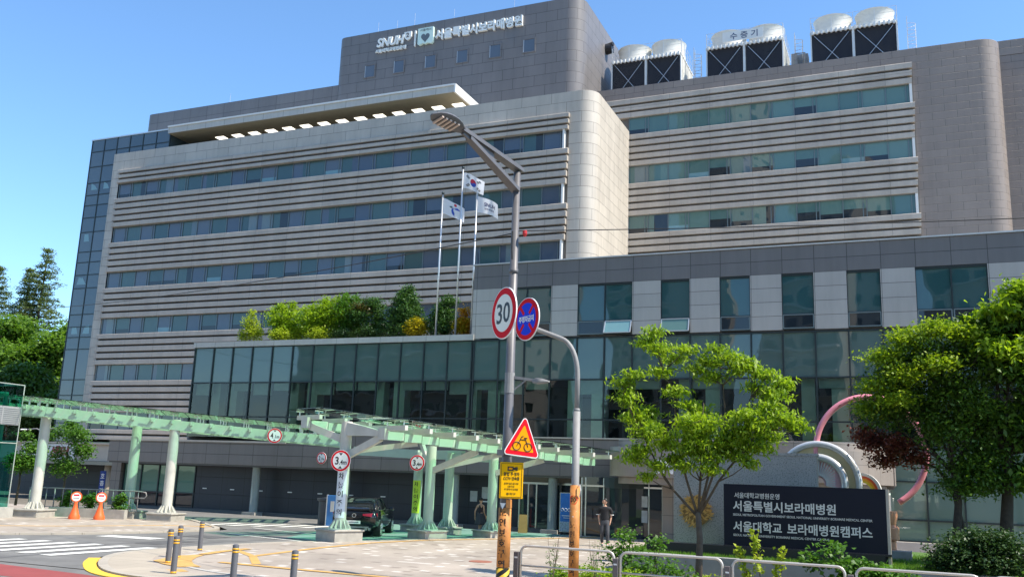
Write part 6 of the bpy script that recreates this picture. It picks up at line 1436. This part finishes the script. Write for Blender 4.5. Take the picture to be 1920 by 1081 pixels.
# small trees by the far railing
def sm(label, x, y, h, w, seed):
    rr = random.Random(seed); bl_ = [(rr.uniform(-.6, .6) * w, rr.uniform(-.5, .5) * w, h * rr.uniform(.35, .92), w * .42, w * .42, h * .12, 55) for k in range(9)] + [(0, 0, h * .95, w * .25, w * .25, h * .08, 25)]
    return tree('small_tree', label, 'tree', (x, y, .3), bl_, [(0, 0, 0), (.05, 0, h * .3), (0, 0, h * .6)], .07, LM['mid'], seed, (.13, .055), .2, 7, .15, .3)
sm('small leafy tree in front of the white board with red letters', -40.6, 36.0, 4.4, 1.55, 121)
sm('small leafy tree seen between the glass booth and the left ivory column', -42.2, 34.6, 3.7, 1.2, 122)
for i, (x, y, l) in enumerate(((-37.7, 33.7, 'leafy garden plant behind the left ivory column'), (-36.4, 33.9, 'leafy garden plant left of the two orange posts'), (-34.9, 34.3, 'leafy garden plant between the orange post and the green column'))):
    shrub('garden_plant', l, (x, y, .25), [(0, 0, .4, .4, .3, .4, 60), (.2, 0, .7, .25, .2, .25, 24)], LM['mid'], 130 + i, (.16, .05), 6, .1)
# ---------------- car ----------------
CAR = thing('parked_car', 'black coupe style utility car seen from behind, stopped under the entrance canopy', 'car', (-21.85, 35.4, -.10), math.atan2(.93, -.358) - math.pi / 2)
M['carpaint'] = mat('black car paint', (.006, .006, .008), .12, var=0, coat=.6, ior=1.5)
M['carglass'] = mat('dark car glass', (.01, .013, .014), .04, var=0, ior=1.7)
# local: +Y forward, rear bumper y=-2.35, front y=2.35
st = [(-2.36, .62, .98, .80, .80, .60), (-2.30, .40, 1.06, .90, .84, .70), (-2.0, .34, 1.12, .965, .90, .74), (-1.6, .30, 1.14, .985, .93, .76), (-1.0, .28, 1.12, .985, .94, .77), (0, .27, 1.10, .985, .94, .78), (1.0, .27, 1.08, .985, .93, .78), (1.6, .28, 1.05, .97, .90, .76), (2.1, .34, .98, .92, .82, .68), (2.34, .48, .84, .74, .64, .5)]
b = MB(); rings = []
for y, zb_, zt, wm, wt, wb in st:
    zm = zb_ + (zt - zb_) * .58; zl = zb_ + .08
    rings.append([(-wb, y, zb_), (wb, y, zb_), (wm * .97, y, zl + .1), (wm, y, zm), (wm * .985, y, zt - .1), (wt, y, zt), (wt * .5, y, zt + .03), (-wt * .5, y, zt + .03), (-wt, y, zt), (-wm * .985, y, zt - .1), (-wm, y, zm), (-wm * .97, y, zl + .1)])
b.loft(rings); body = b.build('body', M['carpaint'], CAR, auto=45)
cab = [(-2.08, 1.10, 1.16, .80, .76), (-1.55, 1.12, 1.40, .86, .66), (-.9, 1.12, 1.56, .88, .62), (-.1, 1.11, 1.60, .88, .62), (.55, 1.10, 1.50, .87, .62), (1.25, 1.06, 1.12, .82, .70)]
b = MB(); b.loft([[(-wl_2, y, z0), (wl_2, y, z0), (wt, y, z1 - .04), (wt * .7, y, z1), (-wt * .7, y, z1), (-wt, y, z1 - .04)] for y, z0, z1, wl_2, wt in cab]); b.build('cabin_glass', M['carglass'], CAR, auto=45)
b = MB(); b.loft([[(-wt * .98, y, z1 - .03), (wt * .98, y, z1 - .03), (wt * .7, y, z1 + .02), (-wt * .7, y, z1 + .02)] for y, z0, z1, wl_2, wt in cab[1:5]]); b.build('roof', M['carpaint'], CAR, auto=45)
b = MB()
for s in (-1, 1):
    b.tube([(s * .80, -2.05, 1.14), (s * .66, -1.5, 1.40), (s * .62, -.8, 1.565), (s * .62, -.1, 1.60), (s * .62, .5, 1.51), (s * .72, 1.2, 1.13)], .035, 6); b.tube([(s * .88, -1.3, 1.13), (s * .64, -1.0, 1.5)], .03, 5); b.tube([(s * .885, .0, 1.12), (s * .63, -.05, 1.57)], .03, 5)
b.build('pillar', M['carpaint'], CAR, smooth=True)
b = MB()
for s in (-1, 1): b.tube([(s * .9, -1.7, 1.14), (s * .905, .9, 1.11)], .012, 5)
b.build('chrome_strip', M['steel'], CAR)
for s in (-1, 1):
    for y in (-1.42, 1.46):
        b = MB(); b.tube([(s * .72, y, .38), (s * .97, y, .38)], .375, 28); b.tube([(s * .70, y, .38), (s * .99, y, .38)], .33, 28)
        w = b.build('tyre', M['black'], CAR, auto=40)
        b = MB(); b.tube([(s * .96, y, .38), (s * .995, y, .38)], .25, 24)
        for k in range(5): a = 2 * math.pi * k / 5; b.bar((s * .998, y, .38), (s * .998, y + .23 * math.cos(a), .38 + .23 * math.sin(a)), .012, .07, up=(1, 0, 0))
        b.build('rim', M['steel'], w)
        b = MB(); b.tube([(s * .90, y + .46 * math.cos(R(a)), .38 + .46 * math.sin(R(a))) for a in range(-5, 186, 12)], .065, 6); b.build('wheel_arch', M['black'], CAR, smooth=True)
    b = MB(); b.loft([[(s * x, y, z) for x, y, z in p] for p in (((.36, -2.40, .93), (.36, -2.40, 1.0), (.36, -2.34, 1.0), (.36, -2.34, .93)), ((.7, -2.385, .89), (.7, -2.385, 1.03), (.7, -2.30, 1.03), (.7, -2.30, .89)), ((.93, -2.18, .90), (.93, -2.18, 1.03), (.90, -2.12, 1.03), (.90, -2.12, .90)))][::s]); b.build('tail_lamp', mat('red lens', (.55, .02, .06), .15, var=0, coat=.5), CAR)
    b = MB(); b.obox((s * 1.02, .75, 1.13), (.22, .12, .15), 0, .03); b.build('mirror', M['carpaint'], CAR)
    b = MB()
    for q in (0, .14): b.tube([(s * (.52 + q), -2.42, .40), (s * (.52 + q), -2.2, .40)], .055, 12)
    b.build('exhaust', M['steel'], CAR)
    b = MB(); b.tube([(s * .985, .05, .92), (s * 1.0, -.05, .92), (s * 1.0, -.2, .92)], .016, 5); b.tube([(s * .985, -.95, .93), (s * 1.0, -1.05, .93), (s * 1.0, -1.18, .93)], .016, 5); b.build('door_handle', M['steel'], CAR)
b = MB(); b.box(-.62, .62, -2.40, -2.3, .44, .50); b.build('bumper_trim', M['steel'], CAR)
b = MB(); b.box(-.66, .66, -2.37, -2.2, .34, .44); b.build('diffuser', M['black'], CAR)
b = MB(); b.box(-.27, .27, -2.40, -2.33, .60, .72); pl = b.build('number_plate', M['sg_white'], CAR)
b = MB(); b.box(-.2, .2, -2.404, -2.401, .635, .69); b.build('plate_mark', mat('plate grey', (.25, .26, .27), .5, var=.7, scale=30), pl)
b = MB(); b.disc((0, -2.37, .93), .085, (0, -1, 0), .03, 20); b.build('badge', M['steel'], CAR)
b = MB(); b.disc((0, -2.401, .93), .06, (0, -1, 0), .003, 20); b.build('badge_centre', M['carpaint'], CAR)
b = MB(); b.box(-.75, .75, -2.30, -2.12, 1.15, 1.19); b.build('spoiler', M['carpaint'], CAR)

# ---------------- people ----------------
def skin_mesh(name, chains, m, parent, sub_=2, root=0):
    """chains: list of [(x,y,z,r), ...]; shared joints are merged; one continuous skinned surface"""
    idx = {}; vs = []; rs = []; es = []
    for ch in chains:
        prev = None
        for (x, y, z, r) in ch:
            k = (round(x, 4), round(y, 4), round(z, 4))
            if k not in idx: idx[k] = len(vs); vs.append((x, y, z)); rs.append(r)
            i = idx[k]
            if prev is not None and prev != i: es.append((prev, i))
            prev = i
    me = bpy.data.meshes.new(name); me.from_pydata(vs, es, []); o = bpy.data.objects.new(name, me); COL.objects.link(o)
    md = o.modifiers.new('skin', 'SKIN'); md.use_smooth_shade = True
    for i, d in enumerate(me.skin_vertices[0].data):
        r = rs[i]; d.radius = r if isinstance(r, tuple) else (r, r); d.use_root = (i == root)
    if sub_: s = o.modifiers.new('sub', 'SUBSURF'); s.levels = sub_; s.render_levels = sub_
    dg = bpy.context.evaluated_depsgraph_get(); m2 = bpy.data.meshes.new_from_object(o.evaluated_get(dg)); bpy.data.objects.remove(o)
    m2.materials.clear(); m2.materials.append(m); o = bpy.data.objects.new(name, m2); COL.objects.link(o); o.parent = parent
    m2.polygons.foreach_set('use_smooth', [True] * len(m2.polygons))
    return o
M['skin'] = mat('warm skin', (.52, .30, .20), .5, var=.06, scale=20)
M['hair'] = mat('black hair', (.012, .010, .010), .5, var=.1)
def ell(mb, c, r, n=14, m=10, f=None):
    rings = []
    for k in range(m + 1):
        a = -math.pi / 2 + math.pi * k / m; rr = max(math.cos(a), .02)
        ring = []
        for j in range(n):
            t = 2 * math.pi * j / n; p = [r[0] * rr * math.cos(t), r[1] * rr * math.sin(t), r[2] * math.sin(a)]
            if f: p = f(p)
            ring.append((c[0] + p[0], c[1] + p[1], c[2] + p[2]))
        rings.append(ring)
    mb.loft(rings)
def head(parent, c, turn, hair_len, tail=False):
    """face looks along -Y turned by turn about z; sits on the neck at c (centre of skull)"""
    h = bpy.data.objects.new('head', None)
    cs, sn = math.cos(turn), math.sin(turn)
    def T(p): return (c[0] + p[0] * cs - p[1] * sn, c[1] + p[0] * sn + p[1] * cs, c[2] + p[2])
    bpy.data.objects.remove(h)
    def jaw(p):
        x, y, z = p
        if z < 0: x *= 1 - .25 * (-z / .12); y = y * (1 - .12 * (-z / .12)) - (.012 if y < 0 else 0)
        return [x, y, z]
    b = MB(); q = MB(); ell(q, (0, 0, 0), (.077, .098, .118), 16, 12, jaw)
    ell(q, (0, -.103, -.012), (.014, .020, .028), 8, 6)
    for s in (-1, 1): ell(q, (s * .078, .005, -.005), (.012, .022, .032), 8, 6); ell(q, (s * .03, -.083, .032), (.026, .014, .008), 8, 4)
    b.raw([T(p) for p in q.v], q.f); o = b.build('head', M['skin'], parent, smooth=True)
    b = MB(); q = MB()
    for s in (-1, 1): ell(q, (s * .030, -.092, .014), (.013, .008, .007), 8, 6)
    b.raw([T(p) for p in q.v], q.f); b.build('eye', M['hair'], o)
    b = MB(); q = MB(); ell(q, (0, -.097, -.058), (.024, .009, .007), 10, 6); b.raw([T(p) for p in q.v], q.f); b.build('mouth', mat('lips', (.35, .13, .11), .5, var=0), o)
    b = MB(); q = MB()
    def cut(p):
        x, y, z = p
        if y < -.02 and z < .045: y = -.02 + (y + .02) * .15
        if z < -.03 and not hair_len: z = -.03 + (z + .03) * .2
        return [x, y, z]
    ell(q, (0, .012, .03), (.09, .104, .108), 18, 12, cut)
    if tail: ell(q, (0, .11, .06), (.05, .05, .05), 10, 8)
    b.raw([T(p) for p in q.v], q.f); b.build('hair', M['hair'], o, smooth=True)
def hand(pos, d, side, curl=.5):
    """chains for a palm and five fingers from the wrist pos going along d"""
    p = Vector(pos); d = Vector(d).normalized(); sd = Vector((0, 1, 0)) if abs(d.y) < .8 else Vector((1, 0, 0)); sd = (sd - d * sd.dot(d)).normalized(); nr = d.cross(sd) * side
    ch = []; pc = p + d * .05; out = [[(*p, .024), (*pc, (.038, .018))]]
    for k, (o, l) in enumerate(((-.03, .062), (-.01, .075), (.01, .08), (.03, .072))):
        a = pc + d * .035 + sd * o; m1 = a + (d * .75 - nr * curl * .5).normalized() * l * .5; e = m1 + (d * .5 - nr * curl).normalized() * l * .5
        out.append([(*pc, (.038, .018)), (*a, .0095), (*m1, .0085), (*e, .0065)])
    t0 = p + d * .02 - sd * .03; out.append([(*p, .024), (*t0, .012), (*(t0 + d * .035 - sd * .022), .010), (*(t0 + d * .062 - sd * .022), .008)])
    return out
# walking man, hands in pockets, facing the road, head turned to his right
MAN = thing('person', 'man in black T-shirt and dark grey trousers walking with hands in pockets', 'person', (-11.3, 36.45, 0), R(14))
S = 1.07
def sc(ch): return [[(x * S, y * S, z * S, (r[0] * S, r[1] * S) if isinstance(r, tuple) else r * S) for x, y, z, r in c] for c in ch]
pel = (0, 0, .94, (.15, .10)); hipL, hipR = (.09, 0, .88, .085), (-.09, 0, .88, .085)
bodych = [[pel, (0, 0, 1.10, (.13, .09)), (0, -.01, 1.28, (.155, .10)), (0, 0, 1.42, (.12, .075)), (0, 0, 1.48, .052), (0, -.015, 1.55, .05)],
          [pel, hipL, (.11, -.10, .50, .055), (.115, -.05, .12, .04), (.12, -.17, .05, .035)], [pel, hipR, (-.10, -.02, .50, .055), (-.10, .16, .14, .04), (-.10, .08, .06, .035)]]
arms = []
for s in (1, -1):
    sh_ = (s * .19, 0, 1.40, .052); el_ = (s * .235, .06, 1.13, .042); wr = (s * .20, -.02, .88, .028)
    arms.append([(0, 0, 1.42, (.12, .075)), sh_, el_, wr]); arms += [[(a[0], a[1], a[2], a[3]) for a in c] for c in hand(wr[:3], (-s * .25, -.1, -1), s)]
skin_mesh('body', sc(bodych + arms), M['skin'], MAN)
head(MAN, (0, -.02 * S, 1.645 * S), R(-62), False)
cl = mat('black cotton', (.016, .016, .019), .8, var=.1); tr = mat('charcoal trousers', (.055, .058, .068), .8, var=.1)
skin_mesh('shirt', sc([[(0, 0, .86, (.185, .125)), (0, 0, 1.10, (.165, .115)), (0, -.01, 1.28, (.185, .122)), (0, 0, 1.405, (.145, .092)), (0, 0, 1.465, .062)], [(0, 0, 1.405, (.145, .092)), (.20, .0, 1.395, .075), (.255, .05, 1.18, .074)], [(0, 0, 1.405, (.145, .092)), (-.20, .0, 1.395, .075), (-.255, .05, 1.18, .074)]]), cl, MAN)
skin_mesh('trousers', sc([[(0, 0, 1.02, (.15, .105)), (0, 0, .95, (.165, .115)), (.095, 0, .85, .105), (.112, -.11, .50, .078), (.117, -.05, .10, .062)], [(0, 0, .95, (.165, .115)), (-.095, 0, .85, .105), (-.10, -.02, .50, .078), (-.10, .17, .13, .060)]]), tr, MAN)
b = MB()
for x, y, z in ((.12, -.14, .045), (-.10, .10, .06)): ell(b, (x * S, y * S, z * S), (.055, .14, .05), 10, 8)
b.build('shoe', mat('grey trainers', (.30, .30, .30), .6), MAN, smooth=True)
b = MB()
for s in (1, -1): b.lathe([(.083, -.012), (.083, .012)], (s * .256 * S, .052 * S, 1.165 * S), 12)
b.build('cuff_trim', M['white_paint'], MAN)
# woman walking away towards the door
WOM = thing('person', 'woman in a black sleeveless top and dark skirt walking away towards the entrance', 'person', (-17.62, 38.2, -.1 + .1), R(170))
S = 1.0
pel = (0, 0, .90, (.14, .095))
bodych = [[pel, (0, 0, 1.04, (.11, .08)), (0, -.01, 1.20, (.13, .09)), (0, 0, 1.33, (.10, .065)), (0, 0, 1.39, .042), (0, -.012, 1.45, .042)], [pel, (.085, 0, .84, .085), (.075, -.08, .46, .05), (.06, -.03, .10, .034), (.06, -.13, .035, .03)], [pel, (-.085, 0, .84, .085), (-.075, .02, .46, .05), (-.05, .18, .14, .034), (-.05, .10, .05, .03)]]
arms = [[(0, 0, 1.33, (.10, .065)), (.165, 0, 1.31, .04), (.215, .10, 1.06, .034), (.27, .02, .82, .024)], [(0, 0, 1.33, (.10, .065)), (-.165, 0, 1.31, .04), (-.22, .03, 1.05, .034), (-.22, -.10, .86, .024)]]
arms += hand((.27, .02, .82), (.15, -.2, -1), 1) + hand((-.22, -.10, .86), (0, -.5, -.8), -1)
skin_mesh('body', bodych + arms, M['skin'], WOM); head(WOM, (0, -.015, 1.535), R(5), False, True)
skin_mesh('top', [[(0, 0, .92, (.135, .10)), (0, 0, 1.05, (.125, .095)), (0, -.01, 1.20, (.148, .105)), (0, 0, 1.32, (.125, .078)), (0, 0, 1.365, .06)]], mat('dark plum top', (.022, .014, .022), .7), WOM)
b = MB(); rings = []
for k in range(9):
    f = k / 8; z = .98 - .50 * f; r = .135 + .115 * f; rings.append([(r * (1 + .09 * f * math.sin(7 * 2 * math.pi * j / 42)) * math.cos(2 * math.pi * j / 42) * 1.05, r * (1 + .09 * f * math.sin(7 * 2 * math.pi * j / 42)) * math.sin(2 * math.pi * j / 42) * .85, z) for j in range(42)])
b.loft(rings); b.build('skirt', mat('charcoal pleated skirt', (.05, .052, .062), .8, var=.1), WOM, smooth=True)
b = MB()
for x, y, z in ((.06, -.09, .03), (-.05, .14, .05)): ell(b, (x, y, z), (.04, .11, .035), 10, 6)
b.build('shoe', mat('tan sandals', (.35, .28, .2), .6), WOM, smooth=True)

# ---------------- apartment blocks across the road, mirrored in the glass ----------------
def flats(label, x, y, w, d, h, rz, m):
    t = thing('apartment_block', label, 'apartment block', (x, y, -.16), rz, 'apartment blocks across the road, seen mirrored in the glass')
    b = MB(); b.box(-w / 2, w / 2, -d / 2, d / 2, 0, h); b.box(-w / 2 + 1, w / 2 - 1, -d / 2 + 1, d / 2 - 1, h, h + 2.5); b.build('wall', m, t)
    b = MB(); n = int(h / 3)
    for k in range(1, n):
        for q in range(int(w / 3.2)): x0 = -w / 2 + .8 + q * 3.2; b.box(x0, x0 + 2.0, d / 2 - .05, d / 2 + .03, k * 3, k * 3 + 1.5)
        for q in range(int(d / 4)): y0 = -d / 2 + 1.2 + q * 4; b.box(w / 2 - .05, w / 2 + .03, y0, y0 + 1.4, k * 3, k * 3 + 1.3)
    b.build('window', M['dark_glass'], t)
    b = MB()
    for k in range(1, n, 1): b.box(-w / 2 + .3, w / 2 - .3, d / 2, d / 2 + .7, k * 3 - .3, k * 3 - .1)
    b.build('balcony', M['white_paint'], t)
apw = mat('cream apartment wall', (.55, .52, .46), .7, var=.05); apg = mat('grey apartment wall', (.36, .35, .33), .7, var=.05)
flats('cream apartment block mirrored in the glass beside the pink ring', -9, -42, 13, 14, 62, R(32), apw)
flats('cream apartment block mirrored in the middle of the right wing windows', -33, -50, 14, 14, 84, R(28), apw)
flats('grey apartment block mirrored in the podium glass above the drive', -60, -38, 26, 14, 56, R(20), apg)
flats('cream apartment block mirrored at the far right of the podium glass', 14, -46, 16, 14, 66, R(30), apw)
flats('grey apartment block mirrored in the middle of the podium glass', -84, -40, 16, 12, 44, R(-6), apg)
